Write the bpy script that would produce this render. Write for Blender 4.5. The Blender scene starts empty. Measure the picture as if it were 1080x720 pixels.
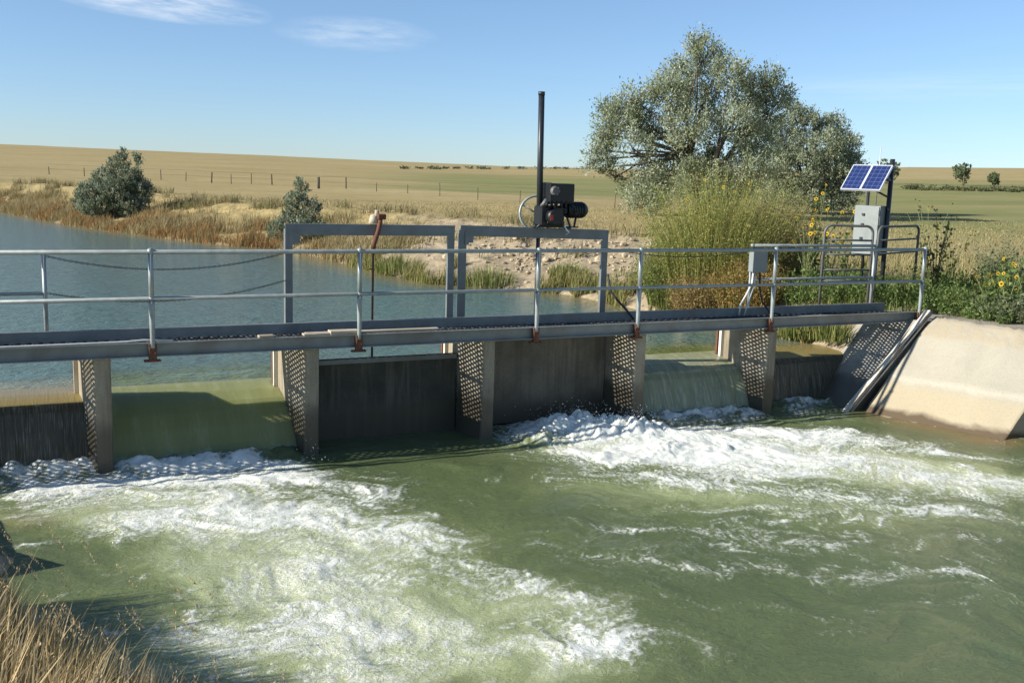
import bpy, bmesh, math, random
import numpy as np
from mathutils import Vector, Matrix
random.seed(7); rng = np.random.default_rng(11)
R = math.radians
sc = bpy.context.scene
col = sc.collection

# ------------------------------------------------------------------ camera
YAW, PITCH, ROLL = 0.45968582, 0.16169338, 0.03282426
CAM = Vector((-1.02658752, -12.67955, 2.10928407))
fw = Vector((math.sin(YAW)*math.cos(PITCH), math.cos(YAW)*math.cos(PITCH), -math.sin(PITCH)))
rt0 = Vector((math.cos(YAW), -math.sin(YAW), 0)); up0 = rt0.cross(fw)
rt = math.cos(ROLL)*rt0 + math.sin(ROLL)*up0
up = -math.sin(ROLL)*rt0 + math.cos(ROLL)*up0
cd = bpy.data.cameras.new('camera'); cd.sensor_width = 36; cd.lens = 36
cd.clip_start = 0.1; cd.clip_end = 20000
cam = bpy.data.objects.new('camera', cd); col.objects.link(cam)
cam.matrix_world = Matrix(((rt.x, up.x, -fw.x, CAM.x), (rt.y, up.y, -fw.y, CAM.y), (rt.z, up.z, -fw.z, CAM.z), (0, 0, 0, 1)))
sc.camera = cam

# ------------------------------------------------------------------ light
SUN_EL, SUN_AZ = R(26), R(-84)          # azimuth clockwise from +Y
sdir = Vector((math.sin(SUN_AZ)*math.cos(SUN_EL), math.cos(SUN_AZ)*math.cos(SUN_EL), math.sin(SUN_EL)))
sl = bpy.data.lights.new('sun', 'SUN'); sl.energy = 4.7; sl.angle = R(0.5); sl.color = (1.0, 0.955, 0.87)
so = bpy.data.objects.new('sun', sl); col.objects.link(so)
so.rotation_euler = sdir.to_track_quat('Z', 'Y').to_euler(); so.location = sdir*60
w = bpy.data.worlds.new('World'); sc.world = w; w.use_nodes = True
wt = w.node_tree; wt.nodes.clear()
def WN(t, **k):
    n = wt.nodes.new(t)
    for a, b in k.items(): setattr(n, a, b)
    return n
sky = WN('ShaderNodeTexSky', sky_type='NISHITA', sun_disc=False, sun_elevation=SUN_EL, sun_rotation=SUN_AZ % (2*math.pi),
         altitude=1500, air_density=1.0, dust_density=0.1, ozone_density=3.0)
bg = WN('ShaderNodeBackground'); bg.inputs[1].default_value = 0.092
wo = WN('ShaderNodeOutputWorld'); tc = WN('ShaderNodeTexCoord')
def wmath(op, a, b=None, clamp=False):
    n = WN('ShaderNodeMath', operation=op, use_clamp=clamp)
    for i, v in enumerate((a, b)):
        if v is None: continue
        if isinstance(v, (int, float)): n.inputs[i].default_value = v
        else: wt.links.new(v, n.inputs[i])
    return n.outputs[0]
def wdot(v):
    n = WN('ShaderNodeVectorMath', operation='DOT_PRODUCT'); wt.links.new(tc.outputs['Generated'], n.inputs[0]); n.inputs[1].default_value = v
    return n.outputs['Value']
def cloud(px, py, wu, wv, strength, seed, tilt=0.0):
    d = (fw + rt*((px-540)/1080) - up*((py-360)/1080)).normalized()
    r_ = Vector((d.y, -d.x, 0)).normalized(); u_ = r_.cross(d)
    r2 = math.cos(tilt)*r_ + math.sin(tilt)*u_; u2 = -math.sin(tilt)*r_ + math.cos(tilt)*u_
    uu = wmath('DIVIDE', wdot(r2), wu); vv = wmath('DIVIDE', wdot(u2), wv)
    c = WN('ShaderNodeCombineXYZ'); wt.links.new(uu, c.inputs[0]); wt.links.new(vv, c.inputs[1]); c.inputs[2].default_value = seed
    no = WN('ShaderNodeTexNoise'); no.inputs['Scale'].default_value = 1.6; no.inputs['Detail'].default_value = 6; no.inputs['Roughness'].default_value = .6
    wt.links.new(c.outputs[0], no.inputs['Vector'])
    r2_ = wmath('ADD', wmath('MULTIPLY', uu, uu), wmath('MULTIPLY', vv, vv))
    f = wmath('SUBTRACT', 1.0, wmath('MULTIPLY', r2_, .7), True)
    front = wmath('GREATER_THAN', wdot(d), 0.5)
    f = wmath('MULTIPLY', wmath('MULTIPLY', f, front), wmath('MULTIPLY', wmath('SUBTRACT', no.outputs[0], .33, True), strength*3), True)
    return f
last = sky.outputs[0]
hz_ = wmath('POWER', wmath('SUBTRACT', 1.0, wmath('MULTIPLY', wmath('ABSOLUTE', wdot((0, 0, 1))), 3.0), True), 2.0)
hm = WN('ShaderNodeMix', data_type='RGBA', blend_type='MULTIPLY'); wt.links.new(hz_, hm.inputs['Factor']); wt.links.new(last, hm.inputs['A']); hm.inputs['B'].default_value = (.60, .72, .93, 1)
last = hm.outputs['Result']
for args in ((165, 2, .085, .014, .75, 1.0, -.06), (375, 36, .065, .014, .30, 5.0, .0),
             (1010, 90, .22, .012, .16, 14.0, .02), (500, -120, .5, .05, .5, 21., .1)):
    f = cloud(*args)
    m = WN('ShaderNodeMix', data_type='RGBA'); wt.links.new(f, m.inputs['Factor']); wt.links.new(last, m.inputs['A'])
    m.inputs['B'].default_value = (7.2, 7.4, 7.6, 1)
    last = m.outputs['Result']
wt.links.new(last, bg.inputs[0]); wt.links.new(bg.outputs[0], wo.inputs[0])
sc.view_settings.view_transform = 'Standard'; sc.view_settings.look = 'None'
sc.view_settings.exposure = 0.72; sc.view_settings.gamma = 1.0
try: sc.view_settings.use_curve_mapping = False
except Exception: pass
sc.cycles.max_bounces = 8; sc.cycles.transparent_max_bounces = 8

# ------------------------------------------------------------------ helpers
def ray(px, py): return fw + rt*((px-540)/1080) - up*((py-360)/1080)
def at(px, py, axis, v):
    d = ray(px, py); t = (v-CAM[axis])/d[axis]; return CAM + d*t
def tag(o, label=None, cat=None, group=None, kind=None):
    if label: o['label'] = label
    if cat: o['category'] = cat
    if group: o['group'] = group
    if kind: o['kind'] = kind
    return o
def empty(name, loc, label, cat, rz=0, group=None):
    o = bpy.data.objects.new(name, None); o.empty_display_size = .2; col.objects.link(o)
    o.location = loc; o.rotation_euler = (0, 0, rz); return tag(o, label, cat, group)
def children(o): return [c for c in bpy.data.objects if c.parent == o]
def link_mesh(name, me, mat, parent=None, smooth=False):
    o = bpy.data.objects.new(name, me); col.objects.link(o)
    if mat: me.materials.append(mat)
    if parent: o.parent = parent
    if smooth:
        me.polygons.foreach_set('use_smooth', [True]*len(me.polygons))
    return o
class MB:
    def __init__(s): s.bm = bmesh.new()
    def box(s, x0, x1, y0, y1, z0, z1, bev=0.0, rot=None, pivot=None):
        r = bmesh.ops.create_cube(s.bm, size=1); vs = r['verts']
        for v in vs: v.co = Vector(((x0+x1)/2+v.co.x*(x1-x0), (y0+y1)/2+v.co.y*(y1-y0), (z0+z1)/2+v.co.z*(z1-z0)))
        if bev:
            es = {e for v in vs for e in v.link_edges}
            rr = bmesh.ops.bevel(s.bm, geom=list(es), offset=bev, segments=1, affect='EDGES'); vs = [v for v in rr['verts']]
        if rot is not None:
            pv = Vector(pivot) if pivot else Vector(((x0+x1)/2, (y0+y1)/2, (z0+z1)/2))
            for v in vs: v.co = pv + rot @ (v.co-pv)
        return s
    def tube(s, pts, rad, n=8, caps=True):
        pts = [Vector(p) for p in pts]; N = len(pts)
        rads = rad if isinstance(rad, (list, tuple)) else [rad]*N
        rings = []; pu = None
        for i, p in enumerate(pts):
            t = (pts[min(i+1, N-1)]-pts[max(i-1, 0)]).normalized()
            if pu is None: a = Vector((0, 0, 1)) if abs(t.z) < .9 else Vector((1, 0, 0))
            else: a = pu
            b = t.cross(a).normalized(); a = b.cross(t).normalized(); pu = a
            rings.append([s.bm.verts.new(p+(a*math.cos(2*math.pi*k/n)+b*math.sin(2*math.pi*k/n))*rads[i]) for k in range(n)])
        for i in range(N-1):
            for k in range(n):
                f = s.bm.faces.new((rings[i][k], rings[i][(k+1) % n], rings[i+1][(k+1) % n], rings[i+1][k])); f.smooth = True
        if caps:
            s.bm.faces.new(rings[0][::-1]); s.bm.faces.new(rings[-1])
        return s
    def ball(s, c, r, sub=1, sq=(1, 1, 1)):
        q = bmesh.ops.create_icosphere(s.bm, subdivisions=sub, radius=1)
        for v in q['verts']: v.co = Vector(c)+Vector((v.co.x*r*sq[0], v.co.y*r*sq[1], v.co.z*r*sq[2]))
        for v in q['verts']:
            for f in v.link_faces: f.smooth = True
        return s
    def poly(s, vs, faces):
        V = [s.bm.verts.new(v) for v in vs]
        for f in faces: s.bm.faces.new([V[i] for i in f])
        return s
    def build(s, name, mat, parent=None):
        bmesh.ops.recalc_face_normals(s.bm, faces=s.bm.faces)
        me = bpy.data.meshes.new(name); s.bm.to_mesh(me); s.bm.free()
        return link_mesh(name, me, mat, parent)
def raw_mesh(name, V, F4=None, F3=None, cols=None, mat=None, parent=None, smooth=False, attrs=None):
    me = bpy.data.meshes.new(name); V = np.asarray(V, np.float32)
    me.vertices.add(len(V)); me.vertices.foreach_set('co', V.ravel())
    loops = []; starts = []; tot = 0
    for F, k in ((F4, 4), (F3, 3)):
        if F is None or len(F) == 0: continue
        F = np.asarray(F, np.int32); loops.append(F.ravel()); starts.append(tot+np.arange(len(F))*k); tot += F.size
    loops = np.concatenate(loops); starts = np.concatenate(starts)
    me.loops.add(len(loops)); me.loops.foreach_set('vertex_index', loops.astype(np.int32))
    me.polygons.add(len(starts)); me.polygons.foreach_set('loop_start', starts.astype(np.int32))
    if smooth: me.polygons.foreach_set('use_smooth', np.ones(len(starts), bool))
    me.update(calc_edges=True); me.validate()
    if cols is not None:
        a = me.attributes.new('Col', 'FLOAT_COLOR', 'POINT')
        c4 = np.ones((len(V), 4), np.float32); c4[:, :3] = cols; a.data.foreach_set('color', c4.ravel())
    for k, v in (attrs or {}).items():
        a = me.attributes.new(k, 'FLOAT', 'POINT'); a.data.foreach_set('value', np.asarray(v, np.float32).ravel())
    return link_mesh(name, me, mat, parent)
# numpy noise
_perm = rng.permutation(512).astype(np.int64)
_perm = np.concatenate([_perm, _perm, _perm])
_g = rng.normal(size=(512, 3)); _g /= np.linalg.norm(_g, axis=1)[:, None]
def noise3(x, y, z=0.0):
    x = np.asarray(x, float); y = np.asarray(y, float); z = np.zeros_like(x)+z
    xi = np.floor(x).astype(np.int64); yi = np.floor(y).astype(np.int64); zi = np.floor(z).astype(np.int64)
    xf, yf, zf = x-xi, y-yi, z-zi
    fd = lambda t: t*t*t*(t*(t*6-15)+10)
    u, v, w_ = fd(xf), fd(yf), fd(zf); out = 0
    for i in (0, 1):
        for j in (0, 1):
            for k in (0, 1):
                h = _perm[(_perm[(_perm[(xi+i) & 511]+yi+j) & 511]+zi+k) & 511]; g = _g[h]
                d = g[..., 0]*(xf-i)+g[..., 1]*(yf-j)+g[..., 2]*(zf-k)
                out = out + (u if i else 1-u)*(v if j else 1-v)*(w_ if k else 1-w_)*d
    return out*1.6
def fbm(x, y, z=0., o=4, g=.5):
    s = 0; a = 1; n = 0
    for i in range(o): s = s+a*noise3(x*2**i, y*2**i, z+i*7.3); n += a; a *= g
    return s/n
def sstep(a, b, x):
    t = np.clip((x-a)/(b-a), 0, 1); return t*t*(3-2*t)

# ------------------------------------------------------------------ materials
class NT:
    def __init__(s, name):
        s.m = bpy.data.materials.new(name); s.m.use_nodes = True; s.t = s.m.node_tree; s.t.nodes.clear()
        s.o = s.n('ShaderNodeOutputMaterial'); s.b = s.n('ShaderNodeBsdfPrincipled'); s.l(s.b.outputs[0], s.o.inputs[0])
    def n(s, t, **k):
        q = s.t.nodes.new(t)
        for a, b in k.items(): setattr(q, a, b)
        return q
    def l(s, a, b): s.t.links.new(a, b)
    def inp(s, sock, v):
        if isinstance(v, bpy.types.NodeSocket): s.l(v, sock)
        elif isinstance(v, (tuple, list)) and sock.type == 'RGBA': sock.default_value = (*v[:3], 1)
        else: sock.default_value = v
    def set(s, **k):
        for a, v in k.items(): s.inp(s.b.inputs[a.replace('_', ' ')], v)
        return s
    def math(s, op, a, b=0.0, clamp=False):
        q = s.n('ShaderNodeMath', operation=op, use_clamp=clamp); s.inp(q.inputs[0], a); s.inp(q.inputs[1], b); return q.outputs[0]
    def coord(s, scale=(1, 1, 1), rot=(0, 0, 0), gen='Object'):
        c = s.n('ShaderNodeTexCoord'); mp = s.n('ShaderNodeMapping'); s.l(c.outputs[gen], mp.inputs[0])
        mp.inputs['Scale'].default_value = scale; mp.inputs['Rotation'].default_value = rot; return mp.outputs[0]
    def world(s, scale=(1, 1, 1), rot=(0, 0, 0)):
        c = s.n('ShaderNodeNewGeometry'); mp = s.n('ShaderNodeMapping'); s.l(c.outputs['Position'], mp.inputs[0])
        mp.inputs['Scale'].default_value = scale; mp.inputs['Rotation'].default_value = rot; return mp.outputs[0]
    def noise(s, vec, scale, detail=4, rough=.55, dist=0.0, out=0):
        q = s.n('ShaderNodeTexNoise'); s.l(vec, q.inputs['Vector']); q.inputs['Scale'].default_value = scale
        q.inputs['Detail'].default_value = detail; q.inputs['Roughness'].default_value = rough; q.inputs['Distortion'].default_value = dist
        return q.outputs[out]
    def ramp(s, f, stops, interp='LINEAR'):
        q = s.n('ShaderNodeValToRGB'); s.l(f, q.inputs[0]); q.color_ramp.interpolation = interp; e = q.color_ramp.elements
        while len(e) < len(stops): e.new(.5)
        for i, (p, c) in enumerate(stops):
            e[i].position = p; e[i].color = (*c, 1) if isinstance(c, (tuple, list)) else (c, c, c, 1)
        return q.outputs[0]
    def mix(s, f, a, b, mode='MIX'):
        q = s.n('ShaderNodeMix', data_type='RGBA', blend_type=mode); s.inp(q.inputs['Factor'], f); s.inp(q.inputs['A'], a); s.inp(q.inputs['B'], b)
        return q.outputs['Result']
    def attr(s, name, out='Fac'):
        q = s.n('ShaderNodeAttribute', attribute_name=name); return q.outputs[out]
    def bump(s, h, strength=.4, dist=.02):
        q = s.n('ShaderNodeBump'); s.l(h, q.inputs['Height']); q.inputs['Strength'].default_value = strength; q.inputs['Distance'].default_value = dist
        s.l(q.outputs[0], s.b.inputs['Normal']); return s
def mottled(name, c0, c1, scale=6, rough=.6, metal=0., bump=.2, stain=None, stain_amt=.5, stretch=(1, 1, 1), bdist=.01):
    t = NT(name); v = t.world(stretch)
    n1 = t.noise(v, scale, 6, .6); c = t.mix(t.ramp(n1, [(.3, 0.), (.7, 1.)]), c0, c1)
    if stain:
        n2 = t.noise(v, scale*.35, 5, .65, .6); c = t.mix(t.math('MULTIPLY', t.ramp(n2, [(.5, 0.), (.68, 1.)]), stain_amt), c, stain)
    t.set(Base_Color=c, Roughness=rough, Metallic=metal)
    if bump: t.bump(t.noise(v, scale*6, 5, .7), bump, bdist)
    return t.m
M = {}
M['galv'] = mottled('galvanised_steel', (.26, .29, .28), (.37, .40, .38), 9, .5, .35, .08, (.20, .21, .2), .5)
M['beam'] = mottled('dark_painted_steel', (.19, .20, .185), (.26, .265, .245), 4, .55, .2, .1, (.16, .12, .09), .5)
M['frame'] = mottled('frame_steel', (.15, .165, .165), (.22, .235, .23), 5, .5, .25, .1, (.17, .13, .1), .35)
M['gatepipe'] = mottled('old_gate_pipe', (.10, .105, .10), (.16, .16, .15), 8, .6, .2, .1, (.12, .07, .04), .5)
M['rust'] = mottled('rusty_steel', (.10, .035, .02), (.20, .08, .04), 30, .8, .1, .4, (.05, .03, .025), .7)
M['cream'] = mottled('weathered_guide_paint', (.55, .50, .40), (.68, .63, .52), 12, .7, 0, .2, (.28, .16, .09), .8, (1, 1, .3))
M['black'] = mottled('black_housing', (.009, .0095, .011), (.016, .017, .018), 20, .42, .1, .1)
M['blackpipe'] = mottled('black_pipe', (.02, .024, .028), (.032, .037, .04), 10, .4, .2, .05)
M['rubber'] = mottled('dark_rubber', (.02, .02, .02), (.04, .04, .038), 14, .7)
M['red'] = mottled('red_decal', (.35, .03, .02), (.4, .05, .03), 20, .5)
M['plastic'] = mottled('white_plastic', (.62, .6, .52), (.7, .68, .6), 12, .5)
M['wood'] = mottled('weathered_wood', (.46, .38, .27), (.62, .53, .39), 10, .8, 0, .4, (.25, .19, .12), .7, (.25, 4, 4))
M['paleconduit'] = mottled('pale_conduit', (.55, .53, .47), (.66, .64, .58), 8, .6, 0, .1)
M['cabinet'] = mottled('cabinet_grey_paint', (.21, .235, .225), (.25, .275, .26), 5, .5, .1, .05, (.17, .18, .165), .5)
M['alu'] = mottled('aluminium', (.70, .71, .72), (.78, .79, .8), 8, .4, .4, .03)
# concrete with damp lower part and drip streaks
def concrete(name, c0, c1, stain, wet_z=None, scale=3.0, bump=.35):
    t = NT(name); v = t.world(); g = t.n('ShaderNodeSeparateXYZ'); t.l(v, g.inputs[0])
    n1 = t.noise(v, scale, 7, .6); n3 = t.noise(v, 45, 4, .7)
    c = t.mix(t.ramp(n1, [(.32, 0.), (.68, 1.)]), c0, c1)
    c = t.mix(t.math('MULTIPLY', t.ramp(n3, [(.35, 1.), (.55, 0.)]), .35), c, tuple(x*.6 for x in c0))
    vs = t.world((7, 7, .5)); st = t.ramp(t.noise(vs, 1.3, 6, .65), [(.48, 0.), (.66, 1.)])
    c = t.mix(t.math('MULTIPLY', st, .6), c, stain); r = .85
    if wet_z is not None:
        wv = t.math('ADD', g.outputs[2], t.math('MULTIPLY', t.math('SUBTRACT', n1, .5), .25))
        wf = t.n('ShaderNodeMapRange', interpolation_type='SMOOTHSTEP'); t.l(wv, wf.inputs[0]); wf.inputs[1].default_value = wet_z+.18; wf.inputs[2].default_value = wet_z-.12
        c = t.mix(t.math('MULTIPLY', wf.outputs[0], .8), c, (.055, .045, .028)); r = t.math('SUBTRACT', .85, t.math('MULTIPLY', wf.outputs[0], .45))
    t.set(Base_Color=c, Roughness=r); t.bump(t.math('ADD', t.math('MULTIPLY', n1, .5), t.math('MULTIPLY', n3, .5)), bump, .012); return t.m
M['pier'] = concrete('old_concrete_pier', (.27, .225, .155), (.37, .315, .22), (.13, .10, .065), -1.0)
M['gate'] = concrete('gate_panel_steel', (.055, .052, .04), (.105, .098, .074), (.19, .165, .115), -1.15, 2.2)
M['gate2'] = concrete('gate_panel_concrete', (.13, .112, .08), (.22, .19, .135), (.08, .066, .042), -1.25, 2.0)
M['abut'] = concrete('abutment_concrete', (.30, .275, .22), (.40, .37, .30), (.2, .17, .13), -1.1)
# canal lining with patched top and waterline band
def lining():
    t = NT('canal_lining_concrete'); v = t.world(); g = t.n('ShaderNodeSeparateXYZ'); t.l(v, g.inputs[0])
    n1 = t.noise(v, 1.6, 7, .62, .5); n3 = t.noise(v, 40, 5, .7); n2 = t.noise(v, 5, 6, .65)
    c = t.mix(t.ramp(n1, [(.3, 0.), (.7, 1.)]), (.33, .30, .235), (.39, .355, .275))
    zz = t.math('ADD', g.outputs[2], t.math('MULTIPLY', t.math('SUBTRACT', n1, .5), .22))
    top = t.n('ShaderNodeMapRange'); t.l(zz, top.inputs[0]); top.inputs[1].default_value = -.36; top.inputs[2].default_value = -.30
    patch = t.math('MULTIPLY', top.outputs[0], t.ramp(n2, [(.38, .35), (.55, 1.)]))
    c = t.mix(t.math('MULTIPLY', patch, .8), c, (.36, .30, .20))
    lo = t.n('ShaderNodeMapRange'); t.l(zz, lo.inputs[0]); lo.inputs[1].default_value = -1.02; lo.inputs[2].default_value = -1.16
    c = t.mix(t.math('MULTIPLY', lo.outputs[0], .85), c, (.40, .335, .215))
    bd = t.ramp(t.math('MULTIPLY', t.math('ABSOLUTE', t.math('ADD', zz, 1.0)), 8.), [(.0, 1.), (.6, 0.)])
    c = t.mix(t.math('MULTIPLY', bd, .7), c, (.47, .43, .34))
    c = t.mix(t.ramp(n3, [(.34, .5), (.5, 0.)]), c, (.27, .23, .17))
    wl = t.n('ShaderNodeMapRange'); t.l(zz, wl.inputs[0]); wl.inputs[1].default_value = -1.44; wl.inputs[2].default_value = -1.52
    c = t.mix(wl.outputs[0], c, (.10, .07, .04))
    t.set(Base_Color=c, Roughness=.85); t.bump(t.math('ADD', t.math('MULTIPLY', n2, .4), t.math('ADD', t.math('MULTIPLY', patch, .5), t.math('MULTIPLY', n3, .2))), .5, .03); return t.m
M['lining'] = lining()
def vcol(name, rough=.8, trans=0.0, var=.25, vs=18.):
    t = NT(name); c = t.attr('Col', 'Color'); n = t.noise(t.world(), vs, 3, .6)
    c = t.mix(var, c, t.mix(t.ramp(n, [(.35, 0.), (.65, 1.)]), (.0, .0, .0), (1, 1, 1)), 'OVERLAY') if var else c
    t.set(Base_Color=c, Roughness=rough); t.b.inputs['Specular IOR Level'].default_value = .25
    if trans:
        tr = t.n('ShaderNodeBsdfTranslucent'); t.l(c, tr.inputs[0]); ms = t.n('ShaderNodeMixShader'); ms.inputs[0].default_value = trans
        t.l(t.b.outputs[0], ms.inputs[1]); t.l(tr.outputs[0], ms.inputs[2]); t.l(ms.outputs[0], t.o.inputs[0])
    return t.m
M['leaf'] = vcol('leaves', .6, .3, 0); M['grass'] = vcol('grass_blades', .75, .3, 0); M['petal'] = vcol('petals', .7, .3, 0)
M['bark'] = mottled('grey_brown_bark', (.06, .048, .037), (.12, .10, .08), 14, .9, 0, .6, None, 0, (1, 1, .3))
M['post'] = mottled('fence_post_wood', (.055, .045, .035), (.10, .08, .06), 10, .9, 0, .3)
def solar():
    t = NT('solar_cells'); v = t.coord(); br = t.n('ShaderNodeTexBrick'); t.l(v, br.inputs[0]); br.offset = 0; br.inputs['Scale'].default_value = 1
    br.inputs['Brick Width'].default_value = .105; br.inputs['Row Height'].default_value = .105; br.inputs['Mortar Size'].default_value = .004
    br.inputs['Color1'].default_value = (.013, .022, .075, 1); br.inputs['Color2'].default_value = (.016, .027, .095, 1); br.inputs['Mortar'].default_value = (.13, .17, .32, 1)
    n = t.noise(t.coord((1, 1, 1)), 25, 3); c = t.mix(.35, br.outputs[0], t.mix(n, (.012, .02, .09), (.04, .07, .22)))
    t.set(Base_Color=c, Roughness=.22); return t.m
M['solar'] = solar()
# water: murky green body, sky gloss, foam and aeration from baked density
def water(name, deep, kind):
    t = NT(name); v = t.world()
    if kind == 'down':
        foam = t.attr('foam'); aer = t.attr('aer'); brown = t.attr('brown')
        fil = t.attr('fil'); wv = t.world((1, 1.5, .6), (0, 0, R(33)))
        n2 = t.noise(wv, 7.5, 7, .68, 1.2); n4 = t.noise(v, 30, 5, .7, .6)
        rid = t.math('SUBTRACT', 1.0, t.math('MULTIPLY', t.math('ABSOLUTE', t.math('SUBTRACT', n2, .5)), 7.0), True)
        raw = t.math('ADD', foam, t.math('ADD', t.math('MULTIPLY', t.math('SUBTRACT', n4, .5), t.math('ADD', .30, t.math('MULTIPLY', foam, 1.9))), t.math('MULTIPLY', t.math('MULTIPLY', rid, fil), .42)))
        ff = t.n('ShaderNodeMapRange', interpolation_type='SMOOTHSTEP'); t.l(raw, ff.inputs[0]); ff.inputs[1].default_value = .21; ff.inputs[2].default_value = .86
        F = ff.outputs[0]
        A = t.math('ADD', aer, t.math('MULTIPLY', t.math('SUBTRACT', n2, .5), .25), True)
        c = t.ramp(A, [(0., deep), (.3, (.175, .21, .085)), (.6, (.37, .41, .21)), (1., (.60, .63, .41))])
        speck_glint = t.math('MULTIPLY', t.ramp(t.noise(v, 55, 2, .5), [(.70, 0.), (.76, 1.)]), t.math('ADD', .10, foam, True)); F = t.math('MAXIMUM', F, t.math('MULTIPLY', speck_glint, .7))  # white foam specks, which also paint in the sun glints
        c = t.mix(t.math('MULTIPLY', brown, .9), c, (.23, .16, .07))
        c = t.mix(F, c, (.82, .83, .74))
        t.set(Base_Color=c, Roughness=t.math('ADD', .07, t.math('MULTIPLY', F, .55)), IOR=1.33)
        h = t.math('ADD', t.math('ADD', t.math('MULTIPLY', n2, .6), t.math('MULTIPLY', n4, .25)), t.math('MULTIPLY', F, .35))
        t.bump(h, .7, .05)
    elif kind == 'up':
        ns = t.world((1, 1.5, 1), (0, 0, R(26)))
        h = t.math('ADD', t.math('MULTIPLY', t.noise(ns, 1.5, 5, .62, .5), .7), t.math('MULTIPLY', t.noise(ns, 5.5, 4, .65, .4), .45))
        c = t.mix(t.attr('refl_fade'), deep, (.13, .15, .035)); c = t.mix(t.attr('shal_refl'), c, (.26, .20, .075)); t.set(Base_Color=c, Roughness=.10, IOR=1.33); t.bump(h, .8, .16)
    return t.m
M['water_down'] = water('turbulent_river_water', (.102, .132, .056), 'down')
M['water_up'] = water('calm_canal_water', (.09, .16, .145), 'up')
def fall(name, ca, cb, cfoam, streak_amt, rough, vscale):
    t = NT(name); v = t.world(vscale); n1 = t.noise(v, 1.0, 7, .62); n2 = t.noise(v, 3.2, 5, .7); fo = t.attr('foam')
    c = t.mix(t.ramp(n1, [(.3, 0.), (.7, 1.)]), ca, cb)
    c = t.mix(t.math('MULTIPLY', t.ramp(n2, [(.52, 0.), (.72, 1.)]), streak_amt), c, cfoam)
    ft = t.math('ADD', t.math('SUBTRACT', t.math('MULTIPLY', fo, 1.6), .75), t.math('MULTIPLY', t.math('SUBTRACT', t.noise(t.world(), 9, 7, .7), .5), 1.6), True)
    c = t.mix(t.attr('crest'), c, (.26, .20, .075)) if streak_amt > .5 else c
    c = t.mix(ft, c, (.8, .81, .73))
    if name.startswith('smooth'): t.set(Subsurface_Weight=.8, Subsurface_Radius=(.22, .26, .10), Subsurface_Scale=1.0)
    t.set(Base_Color=c, Roughness=t.math('ADD', rough, t.math('MULTIPLY', ft, .4)), IOR=1.33); t.bump(t.math('ADD', n1, t.math('MULTIPLY', n2, .4)), .25, .03); return t.m
M['fall_green'] = fall('smooth_green_overflow', (.23, .245, .10), (.29, .305, .13), (.42, .44, .26), .45, .08, (3, .5, .5))
M['fall_pale'] = fall('pale_green_curtain', (.22, .235, .135), (.35, .36, .22), (.6, .6, .48), .6, .2, (9, 1.2, 1.0))
M['fall_dark'] = fall('thin_streaky_curtain', (.06, .05, .03), (.12, .105, .065), (.50, .47, .37), .65, .2, (26, 2, .7))
# ground
def ground_mat():
    t = NT('prairie_ground'); v = t.world(); gr = t.attr('green'); di = t.attr('dirt')
    n1 = t.noise(v, .05, 6, .6, .5); n2 = t.noise(v, .9, 7, .65); n3 = t.noise(v, 7, 6, .7); n4 = t.noise(t.world((.02, .12, .1), (0, 0, R(-28))), 1.0, 6, .65)
    c = t.mix(t.ramp(n1, [(.35, 0.), (.65, 1.)]), (.40, .305, .13), (.48, .375, .18))
    c = t.mix(t.math('MULTIPLY', t.ramp(n4, [(.42, 0.), (.62, 1.)]), .5), c, (.33, .26, .12))
    c = t.mix(t.math('MULTIPLY', t.ramp(n2, [(.4, 0.), (.65, 1.)]), .4), c, (.24, .20, .09))
    cg = t.mix(t.ramp(n4, [(.35, 0.), (.65, 1.)]), (.15, .185, .06), (.26, .255, .09))
    c = t.mix(t.math('MULTIPLY', gr, t.ramp(t.noise(t.world((.03, .10, .1), (0, 0, R(-20))), 1.3, 7, .68, .3), [(.33, .35), (.5, 1.)])), c, cg)
    cd_ = t.mix(t.ramp(n2, [(.3, 0.), (.7, 1.)]), (.30, .235, .15), (.46, .375, .25)); cd_ = t.mix(t.math('MULTIPLY', t.ramp(n3, [(.3, 1.), (.5, 0.)]), .6), cd_, (.15, .11, .07))
    c = t.mix(di, c, cd_)
    c = t.mix(t.math('MULTIPLY', t.ramp(n3, [(.35, 1.), (.55, 0.)]), .3), c, (.12, .10, .05))
    t.set(Base_Color=c, Roughness=.95); t.b.inputs['Specular IOR Level'].default_value = .1
    t.bump(t.math('ADD', n3, n2), .5, .05); return t.m
M['ground'] = ground_mat()

# ------------------------------------------------------------------ terrain
UPW, DNW = -.75, -1.58
SHORE = [(12.25, .5), (12.0, 1.6), (11.6, 3.5), (11.45, 5.7), (11.2, 9.0), (10.0, 10.8), (8.7, 11.9), (8.35, 14.7), (7.9, 20.4), (7.4, 23.2), (6.4, 24.2), (5.0, 26.8), (3.7, 30.5), (1.6, 36.),
         (.2, 42.), (-1.6, 50.), (-6, 60), (-18, 70), (-60, 82), (-140, 90), (-140, 60), (-60, 52), (-24, 44), (-14, 30), (-11, 12), (-7, 4), (-2.9, 1.2),
         (-2.7, .3), (-2.3, -.8), (-1.9, -2.0), (-1.02, -2.45), (-1.25, -3.2), (-.95, -4.3), (-.35, -5.5), (.3, -7), (1.3, -10), (1.6, -16), (2, -60), (14, -60), (14.2, -12), (14.2, -4.2), (13.4, -2.95),
         (12.33, -2.7), (11.45, -.3)]
SP = np.array(SHORE)
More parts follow.
